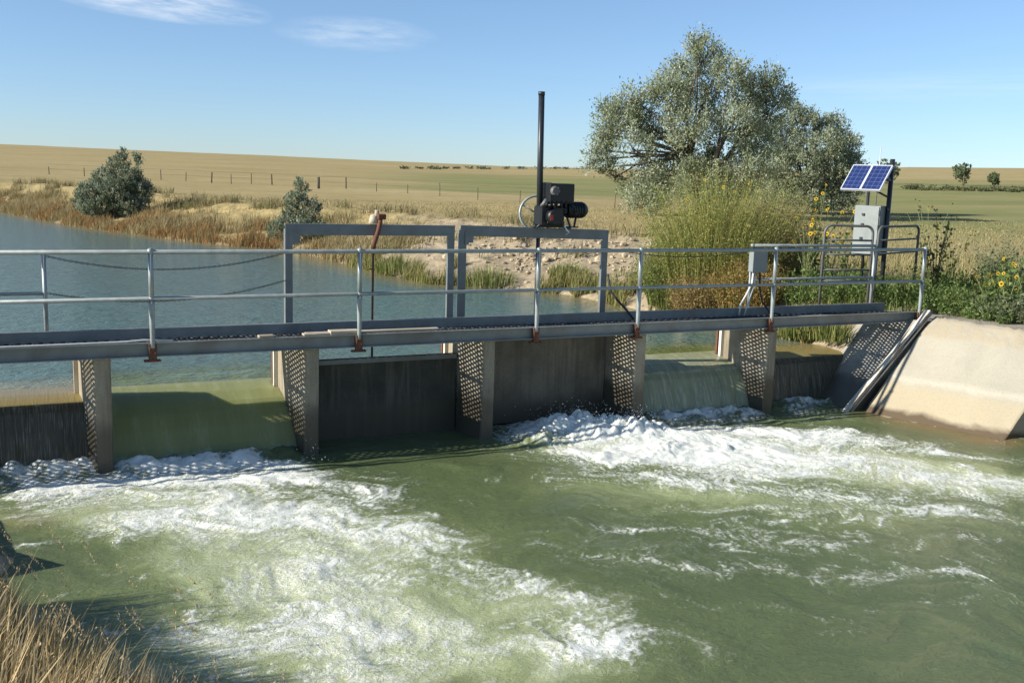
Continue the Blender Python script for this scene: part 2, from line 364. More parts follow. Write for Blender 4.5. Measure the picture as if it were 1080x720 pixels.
def sdist(x, y):
    x = np.asarray(x, float); y = np.asarray(y, float); best = np.full(x.shape, 1e9); ins = np.zeros(x.shape, bool)
    for i in range(len(SP)):
        a = SP[i]; b = SP[(i+1) % len(SP)]; e = b-a; L2 = (e**2).sum()
        t = np.clip(((x-a[0])*e[0]+(y-a[1])*e[1])/L2, 0, 1)
        best = np.minimum(best, (x-a[0]-t*e[0])**2+(y-a[1]-t*e[1])**2)
        c = ((a[1] > y) != (b[1] > y)) & (x < (b[0]-a[0])*(y-a[1])/((b[1]-a[1]) if b[1] != a[1] else 1e-9)+a[0])
        ins ^= c
    d = np.sqrt(best); return np.where(ins, -d, d)
def hgt(x, y):
    x = np.asarray(x, float); y = np.asarray(y, float); d = sdist(x, y)
    wl = DNW+(UPW-DNW)*sstep(.2, .9, y)
    dx, dy = x-CAM.x, y-CAM.y; r = np.hypot(dx, dy); az = np.degrees(np.arctan2(dx, dy))
    ang = np.interp(az, [-60, -2, 12, 26, 38, 47, 54, 90], [.012, .0112, .0095, .0072, .0095, .0175, .0195, .02])
    base = -.04+.32*sstep(1, 13, y)
    crest = 2.11+ang*620-.3
    far = sstep(0, 1, (np.clip(r, 55, 620)-55)/565.)*.55+.45*(np.clip(r, 55, 620)-55)/565.
    land = base+crest*far - .004*np.clip(r-620, 0, None) + .10*fbm(x*.12, y*.12, 3.)*sstep(4, 20, d) + .5*fbm(x*.012, y*.012, 8.)*sstep(80, 300, r)
    land = land+ .2*sstep(1.5, 5, d)*(1-sstep(6, 14, d))*sstep(6, 12, y)*(1-sstep(60, 90, r))   # spoil bank beside the canal
    Lr = 1.9+3.0*sstep(3, 12, y)
    Lr = np.where(y < .4, 2.3, Lr)
    rise = np.where(y < .4, sstep(.55, 2.3, d), np.clip(d/Lr, 0, 1)**.75)
    left = (x < 6) & (y < .0)
    hl = np.minimum(wl-.02+.55*np.clip(d, 0, None), -.75+.0*d)
    cl = .16*fbm(x*1.1, y*1.1, 1., 5, .6)*sstep(.1, .8, d)*(1-sstep(4, 9, d))*sstep(1.2, 4, y)+(.13*fbm(x*2.6+y*.8, y*2.2, 2., 4, .62)+.05*np.abs(fbm(x*5, y*5, 4., 2)))*sstep(.1, .7, d)*(1-sstep(5, 9, d))*sstep(1.2, 4, y)
    h = np.where(left, hl, wl+(land-wl)*rise+cl)
    return np.where(d < 0, wl-np.clip(-d*.6, 0, 1.3)-.02, h)
def axis_coords(lo, hi, step, far_lo, far_hi, g=1.10):
    c = list(np.arange(lo, hi+1e-6, step)); s = step; v = hi
    while v < far_hi: s *= g; v += s; c.append(v)
    s = step; v = lo
    while v > far_lo: s *= g; v -= s; c.insert(0, v)
    return np.array(c)
def grid_faces(nx, ny):
    i = np.arange(nx-1)[None, :]+np.arange(ny-1)[:, None]*nx
    return np.stack([i, i+1, i+1+nx, i+nx], -1).reshape(-1, 4)
gx = axis_coords(-3, 19, .13, -3200, 3800, 1.05); gy = axis_coords(-8, 32, .14, -600, 4000, 1.042)
X, Y = np.meshgrid(gx, gy); Z = hgt(X, Y); D = sdist(X, Y)
r_ = np.hypot(X-CAM.x, Y-CAM.y); az_ = np.degrees(np.arctan2(X-CAM.x, Y-CAM.y))
gn = fbm(X*.02, Y*.035, 4., 4)
band = sstep(72, 95, r_+gn*30)*(1-sstep(175, 260, r_+gn*60))*sstep(16, 24, az_+gn*6)
band2 = sstep(38, 48, az_)*sstep(34, 60, r_+gn*10)*(1-sstep(190, 250, r_+gn*40))
green = np.clip(np.maximum(band*.85, band2*.8)+.0, 0, 1)
green = np.maximum(green, .7*(1-sstep(0, 8, np.hypot(X-15, Y+1))))
dn = fbm(X*.25, Y*.25, 6., 4)
dirt = (1-sstep(4.2, 6.5, D+dn*2))*sstep(3, 7, Y)*(1-sstep(18, 26, Y+dn*6))
dirt = np.maximum(dirt, (1-sstep(2, 4, D+dn))*sstep(8, -1, Y)*sstep(5, 8, X)); dirt = np.maximum(dirt, (D < .25)*1.)
gobj = raw_mesh('ground', np.stack([X, Y, Z], -1).reshape(-1, 3), grid_faces(len(gx), len(gy)), mat=M['ground'], smooth=True, attrs={'green': green, 'dirt': dirt})
tag(gobj, kind='structure')
def hz(x, y): return float(hgt(np.array([x]), np.array([y]))[0])
def on_ground(px, py, r0=14., r1=900.):
    d = ray(px, py); dh = math.hypot(d.x, d.y); ts = np.geomspace(r0, r1, 1500)/dh
    P = np.array(CAM)[None]+ts[:, None]*np.array(d)[None]; g = hgt(P[:, 0], P[:, 1]); k = np.argmax(P[:, 2] <= g)
    if P[k, 2] > g[k]: k = len(ts)-1
    return Vector((P[k, 0], P[k, 1], g[k]))

# ------------------------------------------------------------------ water
PW = .20; S = 2.5; SK = .11
bays = {'left': (-2.6, -PW), 'green': (0., S-PW), 'gate_a': (S, 2*S-PW), 'gate_b': (2*S, 3*S-PW), 'pale': (3*S, 4*S-PW), 'right': (4*S, 12.5)}
def prof(kind, y):       # overflow surface height
    y = np.asarray(y, float)
    if kind == 'green': k = np.interp(y, [.12, .2, .32, .45, .6, .75, .95, 1.2, 1.5, 1.8], [-1.85, -1.62, -1.40, -1.21, -1.045, -.935, -.845, -.79, -.762, -.75])
    elif kind == 'pale': k = np.interp(y, [.18, .25, .4, .52, .62, .7, .8, 1.0, 1.3, 1.8], [-1.9, -1.65, -1.25, -1.02, -.92, -.88, -.83, -.785, -.76, -.75])
    else: k = np.interp(y, [.4, .47, .55, .63, .7, .76, .85, 1.0, 1.3, 1.8], [-1.9, -1.5, -1.15, -.92, -.84, -.815, -.79, -.77, -.757, -.75])
    return k
ux = axis_coords(-3, 13, .12, -145, 13.2, 1.12); uy = axis_coords(1.3, 12, .12, 1.25, 95, 1.06); uy = uy[uy >= 1.29]
UX, UY = np.meshgrid(ux, uy); UZ = np.full(UX.shape, UPW)+.006*fbm(UX*1.3, UY*1.6, 2.)
dip = np.zeros_like(UX)
for k, kind in (('left', 'x'), ('green', 'green'), ('pale', 'pale'), ('right', 'x')):
    a, b = bays[k]; ins = sstep(a-.25, a+.1, UX)*(1-sstep(b-.1, b+.25, UX)); dip += ins*(prof(kind, UY)-UPW)
UZ = np.where(UY < 1.35, UPW, UZ)+dip; rfade = np.zeros_like(UX); shrefl = np.zeros_like(UX)
for k in ('green', 'pale'): a, b = bays[k]; rfade = np.maximum(rfade, sstep(a-.5, a+.1, UX)*(1-sstep(b-.1, b+.5, UX))*(1-sstep(1.3, 2.6, UY)))  # green put into the colour where the sky reflection fades near the crest
for k in ('left', 'right'): a, b = bays[k]; shrefl = np.maximum(shrefl, .7*sstep(a-.4, a+.1, UX)*(1-sstep(b-.1, b+.3, UX))*(1-sstep(1.3, 2.2, UY)))
shrefl = np.maximum(shrefl, .8*(1-sstep(0, 1.6, -sdist(UX, UY)))*sstep(2, 4, UY))  # bank's reflection painted as a brown strip along the shore
tag(raw_mesh('canal_water', np.stack([UX, UY, UZ], -1).reshape(-1, 3), grid_faces(len(ux), len(uy)), mat=M['water_up'], smooth=True, attrs={'refl_fade': rfade, 'shal_refl': shrefl}), kind='structure')
for k in ('gate_a', 'gate_b'):     # still water standing against the closed gates
    a, b = bays[k]; xx = np.linspace(a-.29, b+.29, 12); yy = np.linspace(.76, 1.3, 6); A, B = np.meshgrid(xx, yy)
    tag(raw_mesh('canal_water', np.stack([A, B, np.full(A.shape, UPW)], -1).reshape(-1, 3), grid_faces(12, 6), mat=M['water_up'], smooth=True), kind='structure')
for k, kind, mt in (('left', 'x', 'fall_dark'), ('green', 'green', 'fall_green'), ('pale', 'pale', 'fall_pale'), ('right', 'x', 'fall_dark')):
    a, b = bays[k]; a -= .1; y0 = {'green': .12, 'pale': .18, 'x': .4}[kind]
    xx = np.linspace(a, b, 110); yy = np.concatenate([np.linspace(y0, .8, 70), np.linspace(.82, 1.3, 14)]); A, B = np.meshgrid(xx, yy)
    Zf = prof(kind, B); fall_t = np.clip((UPW-.1-Zf)/.8, 0, 1)
    amp = {'green': .012, 'pale': .035, 'x': .03}[kind]
    nn = fbm(A*{'green': 2., 'pale': 6., 'x': 9.}[kind], Zf*1.3, 5., 4)
    B2 = B + nn*amp*np.clip(fall_t*2, 0, 1)*1.2; Z2 = Zf+.5*amp*fbm(A*3, B*3, 9., 3)*(fall_t > 0)
    fo = sstep(.5, 1.1, fall_t+.22*fbm(A*2.5, B*4, 3., 4))
    if kind == 'pale': fo = np.maximum(fo, .55*np.exp(-((Zf+.93)/.05)**2))
    if kind == 'x': fo = np.maximum(fo*.8, .42*np.exp(-((Zf+.84)/.03)**2))
    tag(raw_mesh('falling_water', np.stack([A, B2, Z2], -1).reshape(-1, 3), grid_faces(len(xx), len(yy)), mat=M[mt], smooth=True, attrs={'foam': fo, 'crest': sstep(-.86, -.815, Zf)*(kind == 'x')}), kind='structure')
# downstream turbulent pool: foam density as soft patches on the water
vr = np.array([math.cos(YAW), -math.sin(YAW)]); vf = np.array([math.sin(YAW), math.cos(YAW)])
def patch_field(x, y, L):
    out = np.zeros_like(x)
    for (px, py, a, b, rot, amp) in L:
        c = at(px, py, 2, DNW); ax = x-c.x; ay = y-c.y; u = ax*vr[0]+ay*vr[1]; v = ax*vf[0]+ay*vf[1]
        cr, sr = math.cos(rot), math.sin(rot); u2 = cr*u+sr*v; v2 = -sr*u+cr*v
        out = out+amp*np.exp(-((u2/a)**2+(v2/b)**2))
    return out
FOAM = [(90, 525, .8, .3, 0, .4), (150, 560, .7, .4, 0, .35), (720, 480, 1.4, .4, 0, .4), (950, 475, 1.2, .4, -.1, .45), (1050, 520, 1.2, .4, -.15, .35), (880, 545, 1.6, .4, -.15, .3), (760, 570, 1.2, .3, -.1, .25), (660, 590, .9, .25, -.3, .3), (940, 600, 1.2, .2, -.1, .25), (640, 660, .5, .5, .3, .4), (20, 494, .5, .3, 0, 1.0), (70, 492, .5, .25, 0, .9), (150, 494, .7, .2, 0, .9), (230, 492, .7, .2, 0, .9), (295, 488, .45, .22, 0, .8), (340, 545, .9, .4, 0, .3), (180, 525, .8, .3, 0, .35), (940, 520, 1.4, .35, -.15, .3), (820, 560, 1.2, .2, -.1, .25), (1030, 545, 1., .2, -.2, .3), (720, 440, .6, .25, 0, .9), (770, 438, .6, .2, 0, .8), (845, 425, .5, .2, 0, .7), (30, 512, .7, .35, 0, .75), (130, 508, .8, .3, 0, .75), (230, 506, .8, .3, 0, .85), (310, 505, .6, .4, 0, .75), (300, 530, .9, .5, 0, .45), (390, 520, .55, .35, 0, .45),
        (220, 545, .9, .45, 0, .5), (350, 560, 1.1, .5, 0, .45), (300, 610, 1.2, .6, 0, .42), (420, 600, 1.0, .55, -.2, .42), (270, 655, .8, .5, 0, .4), (400, 670, 1.2, .5, 0, .42), (300, 710, 1.2, .5, 0, .35),
        (440, 560, .5, .3, -.4, .3), (570, 620, .55, .22, -.6, .55), (500, 590, .6, .18, -.5, .35), (640, 690, .4, .45, .2, .45), (700, 690, .35, .5, .3, .4), (560, 690, .7, .3, 0, .25),
        (600, 455, .8, .55, 0, 1.3), (670, 455, .8, .5, 0, 1.1), (740, 480, 1.2, .45, 0, .5), (820, 475, 1.2, .4, 0, .45), (560, 468, .5, .3, 0, .35), (640, 480, .9, .45, 0, .75), (730, 468, 1.0, .55, 0, .85), (800, 455, 1.0, .5, 0, .75), (870, 460, 1.1, .5, -.1, .6),
        (700, 505, 1.1, .4, -.1, .55), (790, 495, 1.2, .45, -.1, .6), (900, 490, 1.3, .45, -.15, .5), (1000, 505, 1.4, .3, -.15, .42), (850, 520, 1.4, .28, -.15, .4), (960, 540, 1.2, .2, -.2, .36), (1060, 500, 1., .3, -.1, .35),
        (780, 540, .9, .2, 0, .3), (680, 560, .9, .16, -.1, .25), (840, 600, .8, .16, 0, .28), (960, 575, 1., .14, 0, .22), (790, 640, .6, .12, 0, .12), (1030, 480, .8, .2, 0, .4), (850, 432, .4, .35, 0, .6), (900, 440, .3, .2, 0, .3),
        (1000, 610, .8, .12, 0, .16), (730, 600, .5, .12, -.3, .22), (40, 575, .18, .1, .6, .5), (180, 690, .5, .3, 0, .0)]
AER = [(200, 540, 1.3, .8, 0, .75), (320, 600, 1.5, .9, 0, .85), (290, 680, 1.1, .8, 0, .55), (430, 650, 1.5, .7, -.1, .55), (400, 560, 1.0, .6, 0, .5), (550, 700, 1.2, .5, 0, .3), (420, 712, 1.5, .5, 0, .35),
       (640, 465, 1.2, .8, 0, .9), (780, 475, 1.8, .8, 0, .9), (900, 490, 2.0, .7, -.1, .75), (1040, 510, 1.6, .6, 0, .5), (720, 520, 1.8, .6, 0, .5), (900, 545, 1.6, .5, 0, .3), (80, 530, .9, .6, 0, .3), (600, 640, .8, .4, -.5, .3), (870, 440, .8, .5, 0, .3)]
BROWN = [(935, 432, .5, .3, -.1, 1.2), (960, 440, .6, .4, -.1, 1.2), (1000, 450, .65, .4, -.1, 1.2), (1045, 464, .5, .35, -.1, 1.2), (30, 548, .3, .25, 0, .5)]
dx_ = np.concatenate([np.arange(-2.7, 4.6, .035), np.arange(4.6, 8.2, .022), np.arange(8.2, 13.0, .035), np.arange(13.0, 15.3, .1)]); dy_ = np.concatenate([np.arange(-30, -8, .5), np.arange(-8, -3.5, .038), np.arange(-3.5, -1.6, .03), np.arange(-1.6, .9, .023)])
DX, DY = np.meshgrid(dx_, dy_)
def swirl(x, y, f, a, z):
    e_ = .02/f; g = lambda p, q: fbm(p*f, q*f, z, 2)
    n0 = g(x, y); return x+a*(g(x, y+e_)-n0)/e_/f*.5, y-a*(g(x+e_, y)-n0)/e_/f*.5
rx_ = DX*vr[0]+DY*vr[1]; ry_ = DX*vf[0]+DY*vf[1]; th_ = .16
rx_, ry_ = rx_*math.cos(th_)-ry_*math.sin(th_), rx_*math.sin(th_)+ry_*math.cos(th_)
ax_, ay_ = swirl(rx_, ry_, .5, .42, 3.); bx_, by_ = ax_, ay_; ax_, ay_ = swirl(ax_, ay_, 1.4, .17, 9.); ax_, ay_ = swirl(ax_, ay_, 4.5, .075, 15.); ax_ = ax_+.05*fbm(DX*7, DY*7, 81., 3); ay_ = ay_+.05*fbm(DX*7, DY*7, 85., 3)
rd = lambda fx, fy, z, k: np.clip(1-np.abs(fbm(ax_*fx, ay_*fy, z, 4, .55))*k, 0, 1)
f1 = rd(.7, 1.7, 2., 5.5)**2.2*sstep(-.25, .25, fbm(DX*1.3, DY*1.3, 91., 3)); f2 = rd(1.9, 3.8, 22., 5.)**2.; f3 = rd(4.5, 8., 33., 4.2)**1.7
wx = DX+(ax_-rx_)*.8; wy = DY+(ay_-ry_)*.8
dens = np.clip(patch_field(wx, wy, FOAM), 0, 1.3); aer0 = np.clip(patch_field(wx, wy, AER), 0, 1.15); brown = np.clip(patch_field(DX, DY, BROWN), 0, 1)
fil = np.clip(.40*f1+.45*f2+.40*f3, 0, 1.2)
blob = .5+1.0*fbm(ax_*1.1, ay_*2.1, 61., 6, .62)
foam = np.clip(dens*(.30+.85*fil+.46*blob)+.38*np.clip(dens-.5, 0, 1)+ (.05+.40*np.clip(.26+fbm(DX*.45, DY*.6, 51., 2), 0, 1))*np.clip(f1*1.1+.35*f2*f1-.35, 0, 1)*np.clip(1-dens, 0, 1), 0, .94)
aer = np.clip(aer0*(.70+.5*blob)+.25*foam+.06*fbm(ax_*.8, ay_*1.2, 71., 3), 0, 1)
rough_ = np.clip(foam, 0, 1.1)
DZ = DNW+.035*fbm(bx_*.7, by_*1.2, 12., 3)+(.012+.05*np.clip(dens, 0, 1))*fbm(bx_*1.8, by_*2.6, 15., 3, .5)+.05*np.clip(dens, 0, 1.1)*np.abs(fbm(bx_*4., by_*5., 18., 3, .5))+.02*np.clip(foam, 0, 1)
bl = patch_field(DX, DY, [(605, 456, .55, .40, 0, .33), (668, 456, .5, .38, 0, .27), (565, 466, .35, .25, 0, .14)])
DZ += bl*(.62+.55*fbm(DX*2.6, DY*2.6, 41., 2, .5)) + 1.0*bl*(np.abs(fbm(DX*4.2, DY*4.2, 44., 3, .5))-.05)
for k, kind in (('left', .45), ('green', .24), ('pale', .3), ('right', .45)):
    a, b = bays[k]; DZ += .09*sstep(a-.1, a+.15, DX)*(1-sstep(b-.15, b+.1, DX))*np.exp(-((DY-kind+.12)/.3)**2)*(1+1.2*fbm(DX*5, DY*5, 47., 3))
tag(raw_mesh('river_water', np.stack([DX, DY, DZ], -1).reshape(-1, 3), grid_faces(len(dx_), len(dy_)), mat=M['water_down'], smooth=True, attrs={'foam': foam, 'aer': aer, 'brown': brown, 'fil': fil}), kind='structure')
# flying drops over the boils
mb = MB()
tn = NT('spray_drops'); tn.set(Base_Color=(.82, .84, .8), Roughness=.3); M['spray'] = tn.m
for (px, py, n, spx, spz) in ((610, 456, 420, .42, .12), (665, 455, 300, .36, .11), (325, 488, 22, .12, .10), (230, 498, 40, .6, .04), (590, 466, 160, .4, .05)):
    c = at(px, py, 2, DNW)
    for i in range(n):
        z = DNW+(.16 if py == 456 or py == 455 else .04)+abs(random.gauss(0, spz)); mb.ball((c.x+random.gauss(0, spx)*.8, c.y+random.gauss(0, .22), z), random.uniform(.0025, .0065), 1)
tag(mb.build('spray_drops', M['spray']), 'white drops thrown up above the boiling foam below the gates', 'spray', kind='stuff')

# ------------------------------------------------------------------ piers, gates, abutment
PL = {0: 'concrete pier at the far left between thin curtain and smooth green overflow', 1: 'concrete pier between the smooth green overflow and the dark closed gate',
      2: 'middle concrete pier between the two closed gates', 3: 'concrete pier beside the white boil, right of the taller gate', 4: 'rightmost concrete pier between pale curtain and sloping wall'}
for n in range(5):
    x1 = n*S; x0 = x1-PW
    e = empty('concrete_pier', (x1-PW/2, .6, -2.4), PL[n], 'pier', group='piers under the walkway')
    mb = MB(); mb.box(x0, x1, 0, 1.08, -2.4, -.172, .015)
    for v in mb.bm.verts: v.co.x -= SK*v.co.y
    o = mb.build('pier_body', M['pier'], e)
    xs_ = x0-SK
    o2 = MB().box(xs_-.05, xs_-.004+.02, .97, 1.03, -1.66, -.19).build('gate_guide', M['cream'], e)
    o3 = MB().box(xs_-.05, xs_+.01, 1.07, 1.12, -1.62, -.19).build('guide_channel', M['rust'], e)
    for o_ in (o, o2, o3): o_.matrix_parent_inverse = Matrix.Translation(-e.location)
def gate(name, label, x0, x1, ztop, zbot, mat, lip):
    e = empty(name, ((x0+x1)/2, .7, zbot), label, 'gate')
    mb = MB(); mb.box(x0+.02, x1-.02, .68, .74, zbot, ztop, .006); p = mb.build('panel', mat, e)
    mb = MB(); mb.box(x0+.025, x1-.025, .655, .678, ztop-.07, ztop-.006, .004); q = mb.build('top_rail', M['beam'], e)
    for o in (p, q): o.matrix_parent_inverse = Matrix.Translation(-e.location)
    return e
gate('sluice_gate', 'dark closed sluice gate standing low with water showing above it', S-SK*.7, 2*S-PW-SK*.7, -.455, -1.9, M['gate'], 0)
gate('sluice_gate', 'taller grey sluice gate reaching up under the walkway behind the boil', 2*S-SK*.7, 3*S-PW-SK*.7, -.19, -1.56, M['gate2'], 0)
for k, lab in (('left', 'dark stop boards behind the thin curtain of water at far left'), ('right', 'dark stop boards behind the curtain beside the sloping wall'), ('pale', 'low weir boards under the pale overflow curtain'), ('green', 'submerged weir leaf under the smooth green overflow')):
    a, b = bays[k]; zt = {'left': -.9, 'right': -.9, 'pale': -1.0, 'green': -1.25}[k]
    y = {'left': .62, 'right': .62, 'pale': .62, 'green': .62}[k]
    mb = MB(); mb.box(a-.05, b-.08, y+.03, y+.1, -2.2, zt)
    if k in ('left', 'right', 'pale'): pass
    tag(mb.build('weir_board', M['gate']), lab, 'weir')
# sloping abutment wall under the bridge end and the concrete lining
xa = lambda z: 13.0+z*1.04
e = empty('abutment_wall', (12.2, .3, -1.6), 'sloping concrete wall under the right end of the walkway', 'wall')
mb = MB(); y0, y1 = -.30, .95
mb.poly([(xa(-2.2), y0, -2.2), (xa(-.13), y0, -.13), (14.2, y0, -.13), (14.2, y0, -2.2), (xa(-2.2), y1, -2.2), (xa(-.13), y1, -.13), (14.2, y1, -.13), (14.2, y1, -2.2)],
        [(0, 1, 2, 3), (4, 5, 6, 7), (0, 1, 5, 4), (1, 2, 6, 5), (2, 3, 7, 6), (3, 0, 4, 7)])
a = mb.build('sloping_face', M['abut'], e)
mb = MB()
mb.poly([(xa(z)-.07*s-(.0), y, z+.07*s) for s in (0, 1) for (y, z) in ((-.285, -2.0), (-.285, .0), (-.385, .0), (-.385, -2.0))],
        [(0, 1, 2, 3), (4, 5, 6, 7), (0, 1, 5, 4), (1, 2, 6, 5), (2, 3, 7, 6), (3, 0, 4, 7)])
b = mb.build('raised_edge', M['cream'], e)
cs_ = []
for yy, rr in ((-.27, .013), (-.398, .014)):
    c1 = MB(); c1.tube([(xa(z)-.05+random.uniform(-.004, .004), yy, z+.03) for z in np.linspace(-1.95, .02, 14)]+[(13.08, yy, .03)], rr, 8)
    cs_.append(c1.build('joint_seal', M['rubber'], e))
for o in [a, b]+cs_: o.matrix_parent_inverse = Matrix.Translation(-e.location)
e = empty('canal_lining', (13., -1.5, -1.58), 'sunlit sloping tan concrete canal lining at right', 'canal bank')
bt = [(11.27, -.40, -1.95), (11.30+.01, -.5, -1.95), (11.80, -2.0, -1.95), (11.98, -2.56, -1.95)]
tp = [(13.0, -.40, .0), (13.06, -.6, .01), (13.22, -1.85, .005), (13.55, -2.6, -.05)]
mb = MB(); nu, nv = 40, 26; rowsV = []
def lerp3(P, u):
    u = u*(len(P)-1); i = min(int(u), len(P)-2); t = u-i; return Vector(P[i]).lerp(Vector(P[i+1]), t)
for j in range(nv+1):
    row = []
    for i in range(nu+1):
        a_ = lerp3(bt, i/nu); b_ = lerp3(tp, i/nu); p = a_.lerp(b_, j/nv); n_ = float(fbm(np.array([p.x*2.+p.z]), np.array([p.y*2.]), 3.)[0])
        edge = (j == nv)
        p = p+Vector((-.7, 0, .7))*n_*.02; tv = max(0., (j/nv-.8)/.2); p = p+Vector((.03, 0, -.05))*tv*tv
        if edge: p = p+Vector((random.uniform(-.02, .03), 0, random.uniform(-.02, .015)))
        row.append(mb.bm.verts.new(p))
    rowsV.append(row)
for j in range(nv):
    for i in range(nu):
        f = mb.bm.faces.new((rowsV[j][i], rowsV[j][i+1], rowsV[j+1][i+1], rowsV[j+1][i])); f.smooth = True
back = [mb.bm.verts.new(v.co+Vector((1.2, 0, -.04))) for v in rowsV[nv]]; low = [mb.bm.verts.new(v.co+Vector((2.9, 0, -.1))) for v in rowsV[0]]
for i in range(nu):
    mb.bm.faces.new((rowsV[nv][i], rowsV[nv][i+1], back[i+1], back[i])); mb.bm.faces.new((back[i], back[i+1], low[i+1], low[i]))
for i in (0, nu):
    mb.bm.faces.new([rowsV[j][i] for j in range(nv+1)]+[back[i], low[i]])
o = mb.build('lining_slab', M['lining'], e); o.matrix_parent_inverse = Matrix.Translation(-e.location)
# left bank end of lining
mb = MB()
mb.poly([(-2.6, -1.2, -2.2), (-2.2, -1.2, -1.1), (-3.5, -1.2, -1.0), (-3.5, -1.2, -2.2), (-1.75, -2.1, -2.2), (-2.0, -2.25, -1.12), (-3.5, -2.3, -1.0), (-3.5, -2.2, -2.2), (-.98, -2.45, -1.85), (-1.55, -2.75, -1.15), (-3.5, -3.2, -1.0), (-3.5, -3.2, -2.2)],
        [(0, 1, 5, 4), (1, 2, 6, 5), (4, 5, 9, 8), (5, 6, 10, 9), (8, 9, 10, 11), (0, 3, 2, 1), (0, 4, 7, 3), (4, 8, 11, 7)])
tag(mb.build('concrete_apron', M['abut']), 'dark wet concrete end of the left canal lining above the dry grass', 'canal bank')

# ------------------------------------------------------------------ walkway
def fixp(e, *os):
    for o in os: o.matrix_parent_inverse = Matrix.Translation(-e.location)
XL, XR = -4.5, 13.12
bridge = empty('walkway_bridge', (5, .45, -.17), 'long grey steel walkway on concrete piers across the canal gates', 'walkway')
def channel(x0, x1, y, sgn, top=0.):
    mb = MB(); mb.box(x0, x1, min(y, y+sgn*.012), max(y, y+sgn*.012), -.168, top)
    for z0, z1 in ((-.168, -.156), (top-.012, top+.001)):
        mb.box(x0, x1, min(y+sgn*.012, y+sgn*.06), max(y+sgn*.012, y+sgn*.06), z0, z1)
    return mb
b1 = channel(XL, XR, -.02, -1).build('near_beam', M['beam'], bridge)
b2 = channel(XL, XR, .80, 1, .04).build('far_beam', M['beam'], bridge)
# deck of expanded steel grating: diamond openings that let the sun through
mb_v, mb_f = [], []
px_, py_ = .062, .072; sw = .014; zt, zb = -.09, -.106
def strand(p, q):
    d = (q-p); L = d.length; d /= L; n = Vector((-d.y, d.x, 0))*sw; b = len(mb_v)
    for z in (zb, zt):
        for s_, t_ in ((1, p), (-1, p), (-1, q), (1, q)): mb_v.append((t_.x+n.x*s_, t_.y+n.y*s_, z))
    for f in ((0, 1, 2, 3), (7, 6, 5, 4), (0, 4, 5, 1), (1, 5, 6, 2), (2, 6, 7, 3), (3, 7, 4, 0)): mb_f.append([b+k for k in f])
nxs = int((XR-XL-.02)/px_); nys = int(.80/py_)
for i in range(nxs):
    for j in range(nys):
        if (i+j) % 2 == 0:
            strand(Vector((XL+i*px_, .0+j*py_, 0)), Vector((XL+(i+1)*px_, .0+(j+1)*py_, 0)))
        else:
            strand(Vector((XL+i*px_, .0+(j+1)*py_, 0)), Vector((XL+(i+1)*px_, .0+j*py_, 0)))
M['deck'] = mottled('dark_deck_steel', (.028, .032, .036), (.045, .05, .054), 5, .6, .2, .1, (.08, .065, .05), .4)
dk = raw_mesh('deck_grating', mb_v, mb_f, mat=M['deck'], parent=bridge)
mb = MB()
for x in np.arange(XL+.5, XR, 1.25): mb.box(x-.02, x+.02, -.005, .785, -.15, -.108)
for y in (.2, .4, .6): mb.box(XL, XR, y-.012, y+.012, -.104, -.0885)
db = mb.build('deck_bearer', M['deck'], bridge)
fixp(bridge, b1, b2, dk, db)
RP = [-2.1, .46, 3.0, 5.58, 7.26, 9.77, 13.0]; RY = -.095
def rail_h(x): return 1.075-.0
rail = bpy.data.objects.new('near_railing', None); col.objects.link(rail); rail.parent = bridge; rail.location = (0, 0, 0)
# railing: posts, two rails, brackets
mb = MB(); mb.tube([(XL, RY, 1.08), (XR-.12, RY, 1.07)], .027, 10); o = mb.build('top_rail', M['galv'], rail)
mb = MB(); mb.tube([(XL, RY-.002, .53), (XR-.12, RY-.002, .53)], .024, 10); o_ = mb.build('mid_rail', M['galv'], rail)
kids = [o, o_]
for i, x in enumerate(RP):
    mb = MB(); mb.tube([(x, RY, 1.07), (x, RY, .5)], [.029, .031], 10); mb.tube([(x, RY, .5), (x, RY, .44), (x, RY, .02), (x, RY, -.06)], [.036, .036, .027, .027], 10)
    mb.ball((x, RY, 1.085), .041, 2); mb.ball((x, RY, .53), .036, 2); kids.append(mb.build('post', M['galv'], rail))
    mb = MB(); mb.box(x-.045, x+.045, RY-.012, RY+.05, -.21, -.005, .006); mb.box(x-.10, x+.09, RY-.02, RY+.05, -.225, -.20, .004)
    mb.ball((x-.028, RY-.017, -.06), .012); mb.ball((x+.028, RY-.017, -.12), .012); kids.append(mb.build('bracket', M['rust'], rail))
rail.matrix_parent_inverse = Matrix.Translation(-bridge.location)
def far_rail(x0, x1, posts, closed_end):
    r = bpy.data.objects.new('far_railing', None); col.objects.link(r); r.parent = bridge; r.matrix_parent_inverse = Matrix.Translation(-bridge.location)
    y = .89
    mb = MB(); mb.tube([(x0, y, 1.0 if x0 < 0 else 1.07), (x1, y, 1.0 if x0 < 0 else 1.06)], .025, 10)
    mb.ball((x1 if x0 < 0 else x0, y, 1.0 if x0 < 0 else 1.07), .034, 2); mb.build('top_rail', M['galv'], r)
    mb = MB(); mb.tube([(x0, y, .5), (x1, y, .5)], .022, 10)
    if closed_end: mb.tube([(x1, y, .5), (x1+.03, y, .55), (x1+.03, y, 1.0), (x1, y, 1.06)], .022, 10)
    mb.build('mid_rail', M['galv'], r)
    for x in posts:
        mb = MB(); mb.tube([(x, y, 1.02), (x, y, -.14)], .026, 10); mb.box(x-.04, x+.04, y-.05, y+.03, -.16, -.1); mb.build('post', M['galv'], r)
far_rail(XL, -.65, (-3.1, -.65), False)
far_rail(10.1, 12.85, (10.1, 12.85), True)
